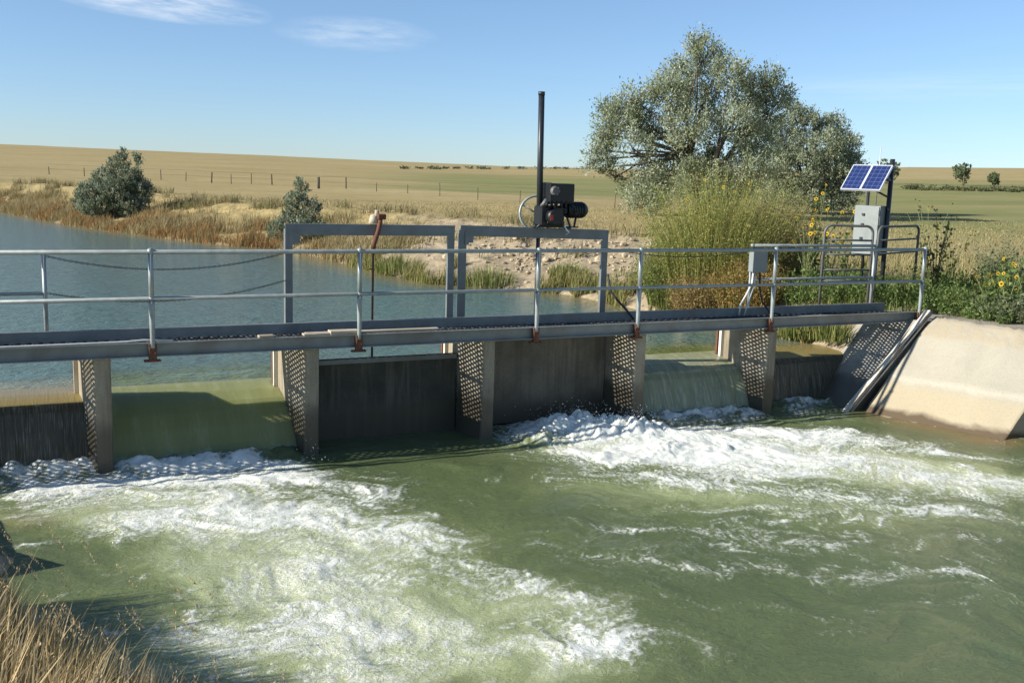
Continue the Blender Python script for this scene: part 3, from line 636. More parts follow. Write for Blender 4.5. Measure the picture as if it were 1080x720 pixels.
# safety chains across the far side opening
def chain(z0, z1, sag, label):
    A, B = Vector((-.62, .90, z0)), Vector((2.31, 1.0, z1)); mb = MB(); n = 92
    P = []
    for i in range(n+1):
        t = i/n; p = A.lerp(B, t); p.z -= sag*4*t*(1-t); P.append(p)
    for i in range(n):
        p, q = P[i], P[i+1]; d = (q-p).normalized(); c_ = (p+q)/2; L = (q-p).length*.68
        side = Vector((0, 1, 0)) if i % 2 else d.cross(Vector((0, 1, 0)))
        loop = [c_+d*(L*math.cos(a))+side*(.011*math.sin(a)) for a in np.linspace(0, 2*math.pi, 9)]
        mb.tube(loop, .0038, 5, False)
    tag(mb.build('safety_chain', M['blackpipe']), label, 'chain', 'chains across the upstream opening')
chain(.95, .97, .19, 'upper rusty chain sagging between left far railing and gate frame')
chain(.50, .60, .18, 'lower rusty chain sagging between left far railing and gate frame')

# ------------------------------------------------------------------ lifting frames
def frame(name, label, x0, x1, h0, h1):
    e = empty(name, ((x0+x1)/2, 1.06, -.2), label, 'frame', group='gate lifting frames on the walkway'); os = []
    for x in (x0, x1):
        mb = MB(); s = 1 if x == x0 else -1
        mb.box(x-.05, x+.05, 1.005, 1.017, -.3, h0-.07 if x == x0 else h1-.07); mb.box(x-s*.05, x-s*.038, 1.017, 1.09, -.3, (h0 if x == x0 else h1)-.07); mb.box(x+s*.038, x+s*.05, 1.017, 1.06, -.3, (h0 if x == x0 else h1)-.16)
        os.append(mb.build('post', M['frame'], e))
    mb = MB(); L = x1-x0+.1
    a = math.atan2(h1-h0, x1-x0); rot = Matrix.Rotation(-a, 3, 'Y')
    xm, zm = (x0+x1)/2, (h0+h1)/2
    mb.box(xm-L/2, xm+L/2, 1.0, 1.012, zm-.15, zm, 0, rot, (xm, 1.0, zm)); mb.box(xm-L/2, xm+L/2, 1.012, 1.075, zm-.012, zm+.001, 0, rot, (xm, 1., zm)); mb.box(xm-L/2, xm+L/2, 1.012, 1.075, zm-.15, zm-.139, 0, rot, (xm, 1., zm))
    os.append(mb.build('cross_beam', M['frame'], e))
    mb = MB(); mb.box(x0+.052, x0+.15, .993, .999, h0-.25, h0-.153); mb.box(x0+.02, x0+.08, .988, .992, h0-.28, h0-.08)
    os.append(mb.build('gusset', M['frame'], e))
    fixp(e, *os); return e
frame('lifting_frame', 'left dark steel lifting frame over the low closed gate', 2.36, 4.72, 1.36, 1.35)
frame('lifting_frame', 'right dark steel lifting frame carrying the black motor', 4.91, 7.31, 1.355, 1.30)
# manual lift rod with rusty lever on the left frame
xs = at(393, 260, 1, .97).x
e = empty('lift_rod', (xs, .95, -.5), 'thin lift rod with rusty bent lever and pale cap on the left frame', 'rod'); os = []
os.append(MB().tube([(xs, .95, -.5), (xs, .95, .3), (xs+.005, .95, 1.15)], .016, 8).build('rod', M['rust'], e))
os.append(MB().tube([(xs+.0, .95, 1.02), (xs+.02, .945, 1.12), (xs+.07, .93, 1.28), (xs+.10, .92, 1.46)], [.03, .036, .034, .03], 8).box(xs+.05, xs+.17, .89, .95, 1.43, 1.51, .012).build('lever', M['rust'], e))
os.append(MB().tube([(xs+.02, 1.0, 1.37), (xs+.03, 1.0, 1.47), (xs+.05, .99, 1.49)], [.075, .06, .03], 10).tube([(xs+.06, .97, 1.47), (xs+.055, .97, 1.56)], [.036, .03], 10).build('cap', M['wood'], e))
os.append(MB().box(xs-.05, xs+.02, .93, .97, .735, .75).build('clip', M['rust'], e))
fixp(e, *os)
# motor actuator on the right frame
xm = at(570, 235, 1, 1.0).x; zt_ = 1.335
top = at(572, 97, 1, 1.0); sp = at(598, 215, 1, .95)
pxm = 1080/15.6
e = empty('gate_motor', (xm, 1., zt_), 'black electric gate motor with tall stem pipe on the right frame', 'motor'); os = []
os.append(MB().tube([(xm-.01, 1.02, zt_), (top.x, 1.02, top.z)], .045, 12).tube([(top.x, 1.02, top.z-.05), (top.x, 1.02, top.z+.004)], .05, 12).build('stem_pipe', M['blackpipe'], e))
os.append(MB().tube([(xm-.03, 1.0, zt_-.16), (xm-.035, .98, -.3)], .03, 10).build('stem', M['blackpipe'], e))
os.append(MB().box(xm+.07, xm+.48, .84, 1.10, zt_+.36, zt_+.66, .015).box(xm+.05, xm+.08, .82, 1.12, zt_+.35, zt_+.67, .01).build('control_box', M['black'], e))
lid = MB().tube([(xm+.12, .81, zt_+.55), (xm+.12, .76, zt_+.55)], [.075, .06], 14)
for k in range(6): lid.ball((xm+.12+.055*math.cos(k), .757, zt_+.55+.055*math.sin(k)), .012)
os.append(lid.build('dial_cover', M['gatepipe'], e))
gb = MB().box(xm-.08, xm+.34, .86, 1.1, zt_+.02, zt_+.33, .03).tube([(xm+.13, .87, zt_+.17), (xm+.13, .74, zt_+.17)], [.13, .11], 14)
for k in range(5): gb.tube([(xm+.02+k*.08, .85, zt_+.30), (xm+.02+k*.08, .85, zt_+.40)], .022, 8); gb.ball((xm+.05+.065*k, .85, zt_+.08+.03*(k % 2)), .022)
os.append(gb.build('gearbox', M['black'], e))
mt = MB().tube([(xm+.32, .95, zt_+.27), (xm+.40, .95, zt_+.27)], .09, 14).tube([(xm+.40, .95, zt_+.27), (xm+.70, .95, zt_+.27), (xm+.75, .95, zt_+.27)], [.115, .115, .07], 16)
for k in range(6): mt.tube([(xm+.43+k*.045, .95, zt_+.27), (xm+.445+k*.045, .95, zt_+.27)], .126, 16)
os.append(mt.build('electric_motor', M['black'], e))
wc = Vector((xm+.02, 1.16, zt_+.20)); wn = Vector((-.25, -.95, .1)).normalized(); wa = wn.cross(Vector((0, 0, 1))).normalized(); wb = wa.cross(wn)
wh = MB().tube([wc+wa*(.265*math.cos(a))+wb*(.265*math.sin(a)) for a in np.linspace(0, 2*math.pi, 33)], .02, 8, False)
for k in range(3):
    a = k*2.094+.5; wh.tube([wc, wc+wa*(.265*math.cos(a))+wb*(.265*math.sin(a))], .011, 6)
wh.ball(wc, .035)
os.append(wh.build('handwheel', M['galv'], e))
lg = MB()
for a, b in (((xm+.26, .86, zt_+.16), (xm+.33, .84, zt_+.0)), ((xm+.33, .84, zt_+.0), (xm+.44, .86, zt_+.0)), ((xm+.44, .86, zt_+.0), (xm+.37, .9, zt_+.22)), ((xm+.58, .95, zt_+.17), (xm+.55, .95, zt_+.005)), ((xm-.0, .88, zt_+.1), (xm-.12, .9, zt_+.0))):
    lg.tube([a, b], .017, 8)
lg.box(xm-.14, xm+.62, .93, 1.07, zt_-.003+.005, zt_+.02)
os.append(lg.build('mounting_leg', M['blackpipe'], e))
os.append(MB().tube([(xm+.15, .84, zt_+.37), (xm+.12, .78, zt_+.25), (xm+.2, .74, zt_+.12), (xm+.28, .80, zt_+.05)], .014, 8).build('cable', M['rubber'], e))
os.append(MB().tube([(xm+.40, .84, zt_+.38), (xm+.48, .80, zt_+.30), (xm+.50, .83, zt_+.2)], .012, 8).build('cable', M['rubber'], e))
os.append(MB().tube([(xm-.06, .86, zt_+.33), (xm-.06, .80, zt_+.36), (xm-.02, .80, zt_+.42)], .03, 10).build('sensor', M['gatepipe'], e))
os.append(MB().box(xm+.03, xm+.075, .735, .75, zt_+.12, zt_+.2).build('warning_label', M['red'], e))
os.append(MB().tube([(xm+.30, .84, zt_+.06), (xm+.36, .82, zt_-.03), (xm+.42, .86, zt_-.06), (xm+.40, .93, zt_-.1)], .012, 8).build('conduit', M['alu'], e))
fixp(e, *os)

# ------------------------------------------------------------------ loose things on the deck
def plank(label, x0, x1, y0, y1, z0, th, rz=0.):
    rot = Matrix.Rotation(rz, 3, 'Z'); mb = MB(); mb.box(x0, x1, y0, y1, z0, z0+th, .005, rot)
    return tag(mb.build('wooden_plank', M['wood']), label, 'plank', 'planks left on the walkway')
px2x = lambda px, py, y: at(px, py, 1, y).x
plank('long thin plank lying along the deck right of the second railing post', px2x(322, 348, .03), px2x(462, 343, .03), .0, .085, .003, .03, .0)
plank('short weathered plank lying on the deck over the second pier', px2x(347, 353, .03), px2x(377, 352, .03), -.05, .09, .003, .05, -.01)
plank('low flat plank lying just left of the short weathered one', px2x(319, 352, .03), px2x(350, 351, .03), -.04, .06, .003, .026, .012)
plank('small wood scrap lying alone on the deck left of the other planks', px2x(272, 354, .0), px2x(288, 354, .0), -.06, .03, .003, .03, .03)
mb = MB(); mb.tube([(XL, -.045, .016), (-1.5, -.05, .014), (-.3, -.045, .016), (.15, -.04, .018), (.36, -.035, .03), (.7, -.04, .015)], .013, 8)
tag(mb.build('pale_conduit', M['paleconduit']), 'pale conduit lying along the near edge of the deck at left', 'conduit')
P = [at(x, y, 1, .12) for x, y in ((836, 330.5), (850, 328.5), (866, 330), (884, 330), (900, 327), (915, 327), (930, 329))]
mb = MB(); mb.tube([(p.x, .12+.05*math.sin(i), -.038) for i, p in enumerate(P)], .012, 8); tag(mb.build('loose_cable', M['paleconduit']), 'pale cable lying wavy on the deck near its right end', 'cable')
# junction box on its post
xj = 10.1
e = empty('junction_box', (xj, .85, .6), 'small grey junction box with cables on the far railing post', 'box'); os = []
os.append(MB().box(xj-.09, xj+.19, .74, .86, .64, .98, .008).build('box_body', M['cabinet'], e))
os.append(MB().box(xj-.1, xj+.2, .725, .738, .63, .99, .004).build('lid', M['cabinet'], e))
cb = MB(); cb2 = MB()
cb.tube([(xj-.02, .80, .64), (xj-.03, .80, .45), (xj-.14, .78, .28), (xj-.27, .76, .1), (xj-.3, .75, -.08)], .017, 8); cb2.tube([(xj+.03, .80, .64), (xj+.01, .79, .42), (xj-.09, .76, .22), (xj-.2, .74, -.08)], .014, 8)
os.append(cb.build('conduit', M['plastic'], e)); os.append(cb2.build('conduit', M['plastic'], e))
os.append(MB().tube([(xj+.12, .80, .64), (xj+.12, .79, .4), (xj+.17, .76, .15), (xj+.3, .7, -.04), (xj+.5, .65, -.07)], .015, 8).build('black_cable', M['rubber'], e))
fixp(e, *os)
mb = MB(); A, B = Vector((7.36, 1.06, 1.02)), Vector((10.08, .90, .98))
mb.tube([A.lerp(B, t)-Vector((0, 0, .12*4*t*(1-t))) for t in np.linspace(0, 1, 18)], .007, 6)
tag(mb.build('hanging_wire', M['rubber']), 'thin dark wire sagging from the right frame to the junction box post', 'wire')
mb = MB(); mb.tube([(7.37, .99, .62), (7.42, .96, .35), (7.5, .88, .22), (7.62, .8, .08), (7.72, .72, -.07)], .018, 8)
tag(mb.build('hanging_hose', M['rubber']), 'dark hose hanging from the right post of the motor frame', 'hose')

# ------------------------------------------------------------------ instrument station
st = on_ground(934, 326, 15, 40); st = Vector((14.35, 2.05, hz(14.35, 2.05)))
nh = Vector((-.94, -.34, 0)).normalized(); wd = Vector((-nh.y, nh.x, 0))*1; wd = Vector((.34, -.94, 0)).normalized()
def face(p, u, v, n): return p+wd*u+Vector((0, 0, 1))*v+nh*n
def obox(mb, p, u0, u1, v0, v1, n0, n1, bev=0):
    vs = [face(p, u, v, n) for n in (n0, n1) for (u, v) in ((u0, v0), (u1, v0), (u1, v1), (u0, v1))]
    return mb.poly(vs, [(3, 2, 1, 0), (4, 5, 6, 7), (0, 1, 5, 4), (1, 2, 6, 5), (2, 3, 7, 6), (3, 0, 4, 7)])
cb0 = at(913, 245, 1, 1.95); cbp = Vector((cb0.x, cb0.y, 0))
e = empty('equipment_cabinet', (cbp.x, cbp.y, .82), 'pale grey steel equipment cabinet on the post below the solar panels', 'cabinet'); os = []
os.append(obox(MB(), cbp, -.25, .25, .80, 1.74, -.40, 0).build('body', M['cabinet'], e))
os.append(obox(MB(), cbp, -.24, .235, .83, 1.72, .003, .022).build('door', M['cabinet'], e))
for v_ in (1.55, 1.36, 1.1): os.append(obox(MB(), cbp, -.12+.02*v_, -.07+.02*v_, v_, v_+.045, .024, .045).build('latch', M['blackpipe'], e))
for v_ in (1.0, 1.28, 1.56): os.append(obox(MB(), cbp, .236, .256, v_, v_+.1, .002, .04).build('hinge', M['blackpipe'], e))
fixp(e, *os)
pp = cbp+wd*.29-nh*.25
e = empty('solar_station', (pp.x, pp.y, hz(pp.x, pp.y)), 'two tilted blue solar panels on a dark steel post', 'solar panel'); os = []
os.append(MB().tube([(pp.x, pp.y, -.4), (pp.x, pp.y, 2.62)], .045, 10).build('post', M['blackpipe'], e))
p2 = cbp-wd*.2-nh*.40; os.append(MB().tube([(p2.x, p2.y, -.4), (p2.x, p2.y, 2.3)], .03, 8).build('post', M['blackpipe'], e))
an = cbp-wd*.05-nh*.45; os.append(MB().tube([(an.x, an.y, 1.6), (an.x, an.y, 2.85)], .008, 6).build('antenna', M['alu'], e))
pc = at(914, 187.5, 1, 1.9); tilt = R(45); sv = nh*math.cos(tilt)-Vector((0, 0, 1))*math.sin(tilt); nn_ = nh*math.sin(tilt)+Vector((0, 0, 1))*math.cos(tilt)
rotm = Matrix((wd, -sv, nn_)).transposed()
for s_ in (-1, 1):
    fr = bpy.data.objects.new('solar_panel', None); col.objects.link(fr); fr.parent = e
    fr.matrix_parent_inverse = Matrix.Translation(-e.location)
    fr.matrix_basis = Matrix.Translation(pc+wd*(s_*.195)) @ rotm.to_4x4()
    mb = MB(); mb.box(-.174, .174, -.31, .31, -.012, .008); mb.build('cells', M['solar'], fr)
    mb = MB()
    for (a, b, c_, d) in ((-.194, -.175, -.33, .33), (.175, .194, -.33, .33), (-.1745, .1745, .311, .33), (-.1745, .1745, -.33, -.311)): mb.box(a, b, c_, d, -.025, .018)
    mb.build('panel_frame', M['alu'], fr)
mb = MB(); mb.tube([pc-wd*.3-nn_*.04, pc+wd*.45-nn_*.04], .025, 8); mb.tube([pc+wd*.3+sv*.3-nn_*.04, Vector((pp.x, pp.y, 1.9))], .02, 8); mb.tube([pc+wd*.3-nn_*.04, Vector((pp.x, pp.y, 2.3))], .025, 8)
os.append(mb.build('mounting_bracket', M['blackpipe'], e)); fixp(e, *os)
def barricade(label, xa_, ya_, xb_, yb_, zt0, zb0, rails):
    A = Vector((xa_, ya_, 0)); B = Vector((xb_, yb_, 0)); d = (B-A).normalized(); L = (B-A).length; e = empty('pipe_gate', (xa_, ya_, zb0), label, 'gate', group='pipe gates by the cabinet')
    r = .14; pts = [A+Vector((0, 0, zb0))]
    pts += [A+d*(r-r*math.cos(a))+Vector((0, 0, zt0-r+r*math.sin(a))) for a in np.linspace(0, math.pi/2, 6)]
    pts += [A+d*(L-r+r*math.sin(a))+Vector((0, 0, zt0-r+r*math.cos(a))) for a in np.linspace(0, math.pi/2, 6)]
    pts += [B+Vector((0, 0, zb0))]
    o1 = MB().tube(pts, .024, 8).build('hoop', M['gatepipe'], e); mb = MB()
    for z in rails: mb.tube([A+Vector((0, 0, z)), B+Vector((0, 0, z))], .018, 8)
    o2 = mb.build('cross_rail', M['gatepipe'], e); fixp(e, o1, o2)
q0 = at(870, 245, 1, 1.5); q1 = at(921, 245, 1, 1.25); q2 = at(927, 245, 1, 1.35); q3 = at(969, 245, 1, 1.9)
zt0 = at(890, 238, 1, 1.4).z; zt1 = at(950, 238.5, 1, 1.7).z
barricade('left steel pipe gate with rounded corners in front of the cabinet', q0.x, 1.5, q1.x, 1.25, zt0, -.1, [zt0-.26, zt0-.52, zt0-.8, zt0-1.0])
barricade('right steel pipe gate with rounded corners beside the cabinet', q2.x, 1.35, q3.x, 1.9, zt1, -.1, [zt1-.25, zt1-.5])

# ------------------------------------------------------------------ vegetation
def blades(name, P, H, W, lean, C, mat, parent=None, segs=2, tipcol=None):
    P = np.asarray(P); N = len(P); ang = rng.uniform(0, math.pi, N); sx, sy = np.cos(ang)*W, np.sin(ang)*W
    lx, ly = lean[:, 0], lean[:, 1]; V = np.zeros((N, 5, 3)); z3 = np.zeros(N)
    V[:, 0] = P-np.stack([sx, sy, z3], 1); V[:, 1] = P+np.stack([sx, sy, z3], 1)
    mid = P+np.stack([lx*.3*H, ly*.3*H, .55*H], 1); V[:, 2] = mid+np.stack([sx, sy, z3], 1)*.75; V[:, 3] = mid-np.stack([sx, sy, z3], 1)*.75
    V[:, 4] = P+np.stack([lx*H, ly*H, H*np.sqrt(np.clip(1-.5*(lx**2+ly**2), .3, 1))], 1)
    b = np.arange(N)[:, None]*5; F4 = b+np.array([[0, 1, 2, 3]]); F3 = b+np.array([[3, 2, 4]])
    return raw_mesh(name, V.reshape(-1, 3), F4, F3, np.repeat(C, 5, 0), mat, parent)
def leaves(name, P, size, C, mat, parent=None, asp=.38, updir=.2, dirs=None):
    P = np.asarray(P); N = len(P); d = rng.normal(size=(N, 3)) if dirs is None else dirs+rng.normal(size=(N, 3))*.55
    d[:, 2] += updir; d /= np.linalg.norm(d, axis=1)[:, None]; q = rng.normal(size=(N, 3)); s = np.cross(d, q); s /= np.linalg.norm(s, axis=1)[:, None]
    L = (size*rng.uniform(.6, 1.4, N))[:, None]; V = np.stack([P-d*L*.5, P+s*L*asp*.5, P+d*L*.5, P-s*L*asp*.5], 1)
    return raw_mesh(name, V.reshape(-1, 3), np.arange(N*4).reshape(-1, 4), None, np.repeat(C, 4, 0), mat, parent)
def pal(N, cols, jit=.2, wts=None):
    cols = np.array(cols); k = rng.choice(len(cols), N, p=wts); return cols[k]*rng.uniform(1-jit, 1+jit, (N, 1))
def tree(name, label, base, lobes, n_twigs, per, leaf, cols, trunk_r, group=None, fork=.28, spread=.30, asp=.38, cat='tree', limbs=True, gap=-.22, fq=10.):
    """lobes: (dx, dy, z, rx, ry, rz) relative to base"""
    e = empty(name, base, label, cat, group=group)
    H = max(l[2]+l[5] for l in lobes); mb = MB(); rnd = random.Random(hash(label) % 9999)
    nst = 3 if trunk_r > .08 else 4; forks = []
    for k in range(nst):
        a = k*2.1+.4; f = Vector((math.cos(a)*H*.09, math.sin(a)*H*.09, H*fork*rnd.uniform(.8, 1.3)))
        mb.tube([(math.cos(a)*trunk_r*.5, math.sin(a)*trunk_r*.5, -.3), tuple(f*.5+Vector((rnd.uniform(-.03, .03)*H, 0, 0))), tuple(f)], [trunk_r, trunk_r*.8, trunk_r*.65], 7); forks.append(f)
    tw = []; vol = np.array([(l[3]*l[4]*l[5])**.75 for l in lobes]); vol = vol/vol.sum()
    for l, v_ in zip(lobes, vol):
        c = Vector(l[:3]); f = min(forks, key=lambda q: (q-c).length); m = f.lerp(c, .5)+Vector((rnd.uniform(-.06, .06)*H, rnd.uniform(-.06, .06)*H, rnd.uniform(-.02, .05)*H))
        if limbs: mb.tube([tuple(f), tuple(m), tuple(c), tuple(c+Vector((c.x*.12, c.y*.12, l[5]*.6)))], [trunk_r*.42, trunk_r*.28, trunk_r*.14, trunk_r*.05], 6)
        n = max(6, int(n_twigs*v_))
        u = rng.normal(size=(n, 3)); u /= np.linalg.norm(u, axis=1)[:, None]; rr = rng.uniform(.15, 1, n)**.42
        tp_ = np.array(c)+u*rr[:, None]*np.array(l[3:6]); nz = fbm(tp_[:, 0]*fq/H, tp_[:, 1]*fq/H, tp_[:, 2]*fq/H, 2); keep = nz > gap
        tp_, u = tp_[keep], u[keep]
        for q in tp_[::max(1, int(len(tp_)/14))]: 
            if limbs: mb.tube([tuple(c), tuple(Vector(c).lerp(Vector(q), .55)+Vector((0, 0, -.02*H))), tuple(q)], [trunk_r*.14, trunk_r*.09, trunk_r*.03], 4, False)
        tw.append((tp_, u))
    tp_ = np.concatenate([t[0] for t in tw]); u = np.concatenate([t[1] for t in tw]); N = len(tp_)
    dirs = u*.75+np.array([0, 0, .85])+rng.normal(size=(N, 3))*.35; dirs /= np.linalg.norm(dirs, axis=1)[:, None]
    s = rng.uniform(0, 1, (N, per)); off = dirs[:, None, :]*(s[..., None]*spread*H*.12)+rng.normal(size=(N, per, 3))*(.012*H*min(spread, .5)*2.4)
    P = (tp_[:, None, :]+off).reshape(-1, 3); P[:, 2] = np.maximum(P[:, 2], .02)
    tc_ = pal(N, cols, .22); C = np.repeat(tc_, per, 0)*rng.uniform(.8, 1.2, (N*per, 1))
    mb.build('trunk', M['bark'], e)
    leaves('crown', P, leaf, C, M['leaf'], e, asp, .1, np.repeat(dirs, per, 0))
    return e
OLIVE = [(.27, .305, .19), (.33, .36, .24), (.21, .245, .14), (.40, .43, .31), (.28, .31, .16)]
def lobes_px(base, depth_pt, L):
    """silhouette lobes: picture offsets turned into metres at the tree's own distance, given depth"""
    dist = (Vector(base)-CAM).dot(fw); k = dist/1080; out = []
    for (px, py, rx, rz_, dep) in L:
        c = CAM+ray(px, py)*dist+Vector((vf[0], vf[1], 0))*dep; o = c-Vector(base)
        out.append((o.x, o.y, o.z, rx*k*.86, max(rx, rz_)*k*.8, rz_*k*.88))
    return out
b0 = on_ground(742, 228)
Lm = [(740, 55, 15, 18, 0), (718, 75, 20, 18, 1), (765, 75, 20, 18, -1), (790, 95, 20, 18, .5), (700, 95, 22, 16, -1), (745, 100, 30, 22, 1.5), (812, 112, 18, 18, 0), (672, 112, 20, 12, .5), (655, 125, 18, 12, -.5), (690, 128, 22, 16, 1),
      (640, 150, 14, 12, 0), (668, 150, 20, 14, -1), (720, 130, 24, 20, -1.5), (770, 130, 26, 22, -1), (800, 145, 24, 20, .5), (632, 168, 12, 7, 0), (655, 175, 16, 8, .5), (690, 165, 16, 14, 1.2), (740, 160, 26, 22, 1), (785, 172, 26, 20, -1.2), (690, 195, 20, 16, 0), (680, 214, 22, 14, -.6), (672, 205, 14, 12, .4), (730, 195, 26, 22, -1), (770, 200, 28, 22, 0), (760, 60, 12, 14, 1), (735, 40, 7, 9, 0), (650, 110, 18, 11, .3), (666, 96, 15, 10, -.3), (638, 132, 14, 10, 0), (822, 98, 14, 14, .2), (806, 80, 14, 12, -.3), (628, 160, 10, 6, 0)]
tree('olive_tree', 'tall silvery green tree with open branching crown behind the yellow weeds', b0, lobes_px(b0, None, [(p, q+9*(q < 180), r, t, v) for p, q, r, t, v in Lm]), 5200, 26, .15, OLIVE, .20, spread=.7, gap=-.02, fq=14.)
b1_ = on_ground(862, 226)
Lm2 = [(822, 135, 14, 16, -.5), (815, 165, 16, 20, -.5), (838, 118, 12, 12, 0), (850, 125, 18, 15, 0), (880, 132, 18, 16, .5), (830, 150, 18, 18, -.5), (865, 155, 24, 20, -1), (893, 155, 14, 18, 0), (840, 180, 24, 22, -1), (880, 182, 24, 22, -.5), (900, 185, 9, 16, 0), (850, 208, 26, 18, -.5), (885, 208, 22, 18, 0), (820, 205, 18, 20, .5)]
tree('olive_tree', 'lower rounded silvery green tree just left of the solar panels', b1_, lobes_px(b1_, None, [(p, q+6*(q < 180), r, t, v) for p, q, r, t, v in Lm2]), 3400, 26, .145, [(.26, .295, .18), (.32, .35, .23), (.21, .24, .135), (.38, .41, .29)], .14, spread=.75, gap=-.06, fq=13.)
b2_ = on_ground(120, 230)
Lb = [(124, 178, 10, 14, 0), (110, 192, 16, 14, .1), (138, 188, 14, 16, -.1), (125, 200, 22, 14, -.2), (95, 205, 14, 14, 0), (148, 204, 13, 16, 0), (105, 218, 22, 12, -.2), (140, 218, 20, 12, 0), (84, 214, 7, 10, 0), (130, 165, 4, 7, 0), (145, 168, 3, 8, 0)]
BUSH = [(.19, .22, .135), (.26, .29, .19), (.15, .18, .10), (.31, .34, .25)]
tree('olive_shrub', 'dense grey green shrub on the far bank at left', b2_, lobes_px(b2_, None, Lb), 1500, 24, .10, BUSH, .04, fork=.12, spread=.6, cat='shrub', group='shrubs along the canal bank')
b3 = on_ground(316, 258)
Lc = [(318, 200, 7, 12, 0), (312, 215, 14, 12, 0), (326, 222, 14, 14, 0), (305, 235, 18, 12, .1), (325, 240, 20, 12, -.1), (292, 244, 10, 10, 0), (338, 246, 8, 9, 0)]
tree('olive_shrub', 'small grey green shrub on the bank just above the left lifting frame', b3, lobes_px(b3, None, Lc), 800, 22, .075, BUSH, .03, fork=.12, spread=.6, cat='shrub', group='shrubs along the canal bank')
for (px, py, w_, h_, lab) in ((1016, 196, 14, 24, 'larger lone tree on the far plain at right'), (1048, 197, 8, 15, 'smaller lone tree on the far plain at far right'), (935, 194, 14, 26, 'distant tree peeping out behind the solar panels')):
    b = on_ground(px, py); k = (b-CAM).dot(fw)/1080
    L = [(rng.uniform(-.5, .5)*w_*k, rng.uniform(-.3, .3)*w_*k, h_*k*z, w_*k*.55, w_*k*.5, h_*k*.26) for z in (.35, .5, .55, .68, .74)]
    tree('plains_tree', lab, b, L, 260, 14, .5*k*5, [(.15, .19, .09), (.19, .22, .12), (.23, .25, .14)], .012*h_*k*2, group='lone trees on the plain')
# distant hedge line right
mb_P = []
for i in range(60):
    px = 955+i*2.6; b = on_ground(px, 199.5+rng.uniform(-.6, 1.2)+.02*(px-955)); k = (b-CAM).dot(fw)/1080; hh = rng.uniform(2, 5.5)*k
    mb_P.append(np.array(b)[None]+rng.normal(size=(60, 3))*np.array([2.*k, 2.*k, 0])+np.stack([np.zeros(60), np.zeros(60), rng.uniform(0, 1, 60)*hh], 1))
PP = np.concatenate(mb_P); tag(leaves('far_brush', PP, .35, pal(len(PP), [(.13, .14, .06), (.17, .17, .08), (.10, .12, .05)]), M['leaf']), 'low dark brush line across the far plain at right', 'brush', kind='stuff')
mb_P = []
for i in range(34):
    px = rng.uniform(420, 640); b = on_ground(px, 178.3+.2*rng.normal()); 
    if b.y < 200: continue
    k = (b-CAM).dot(fw)/1080; mb_P.append(np.array(b)[None]+rng.normal(size=(26, 3))*np.array([2.5*k, 2.5*k, 0])+np.stack([np.zeros(26), np.zeros(26), rng.uniform(0, 1, 26)*2.2*k], 1))
if mb_P:
    PP = np.concatenate(mb_P); tag(leaves('horizon_brush', PP, 1.0, pal(len(PP), [(.13, .14, .08), (.17, .17, .1)]), M['leaf']), 'faint dark specks of brush on the distant horizon', 'brush', kind='stuff')

# ---- grasses
def scatter(n, x0, x1, y0, y1, cond):
    out = np.zeros((0, 2))
    while len(out) < n:
        P = np.stack([rng.uniform(x0, x1, n), rng.uniform(y0, y1, n)], 1); d = sdist(P[:, 0], P[:, 1]); k = cond(P[:, 0], P[:, 1], d); out = np.concatenate([out, P[k]])
        if k.sum() == 0: break
    out = out[:n]; return np.concatenate([out, hgt(out[:, 0], out[:, 1])[:, None]], 1)
def lean(n, s, bx=.12, by=-.03): return rng.normal(size=(n, 2))*s+np.array([bx, by])
TAN = [(.41, .33, .17), (.455, .37, .195), (.38, .305, .155), (.34, .285, .135)]
def infov(x, y, m=3):
    dx, dy = x-CAM.x, y-CAM.y; az = np.degrees(np.arctan2(dx, dy)); return (az > -2-m) & (az < 55+m)
# dry grass over the near plain
n = 70000; P = scatter(n, -2, 50, 10, 46, lambda x, y, d: (d > 3.2) & infov(x, y) & (rng.uniform(size=x.shape) < np.clip(28/np.hypot(x-CAM.x, y-CAM.y), 0, 1)) & (fbm(x*.3, y*.3, 2., 3)*2+.5+.4*sstep(5, 9, d) > rng.uniform(size=x.shape)*.9))
rr = np.hypot(P[:, 0]-CAM.x, P[:, 1]-CAM.y)
gmask = (np.degrees(np.arctan2(P[:, 0]-CAM.x, P[:, 1]-CAM.y)) > 42) & (rng.uniform(size=n) < .45)
C = pal(n, TAN); C[gmask] = pal(int(gmask.sum()), [(.17, .2, .07), (.24, .24, .09)])
pt = sstep(.0, .3, fbm(P[:, 0]*.16, P[:, 1]*.16, 17., 4))[:, None]; C = C*(1-.75*pt)+.75*pt*pal(n, [(.24, .20, .10), (.22, .22, .09), (.30, .24, .12)])
tag(blades('dry_grass', P, rng.uniform(.05, .17, n)*(1+.9*fbm(P[:, 0]*.25, P[:, 1]*.25, 8., 2))*np.clip(1.25-rr/70, .3, 1), np.clip(.00022*rr, .004, .02), lean(n, .35), C, M['grass']), 'dry tan grass covering the plain beyond the canal', 'grass', kind='stuff')
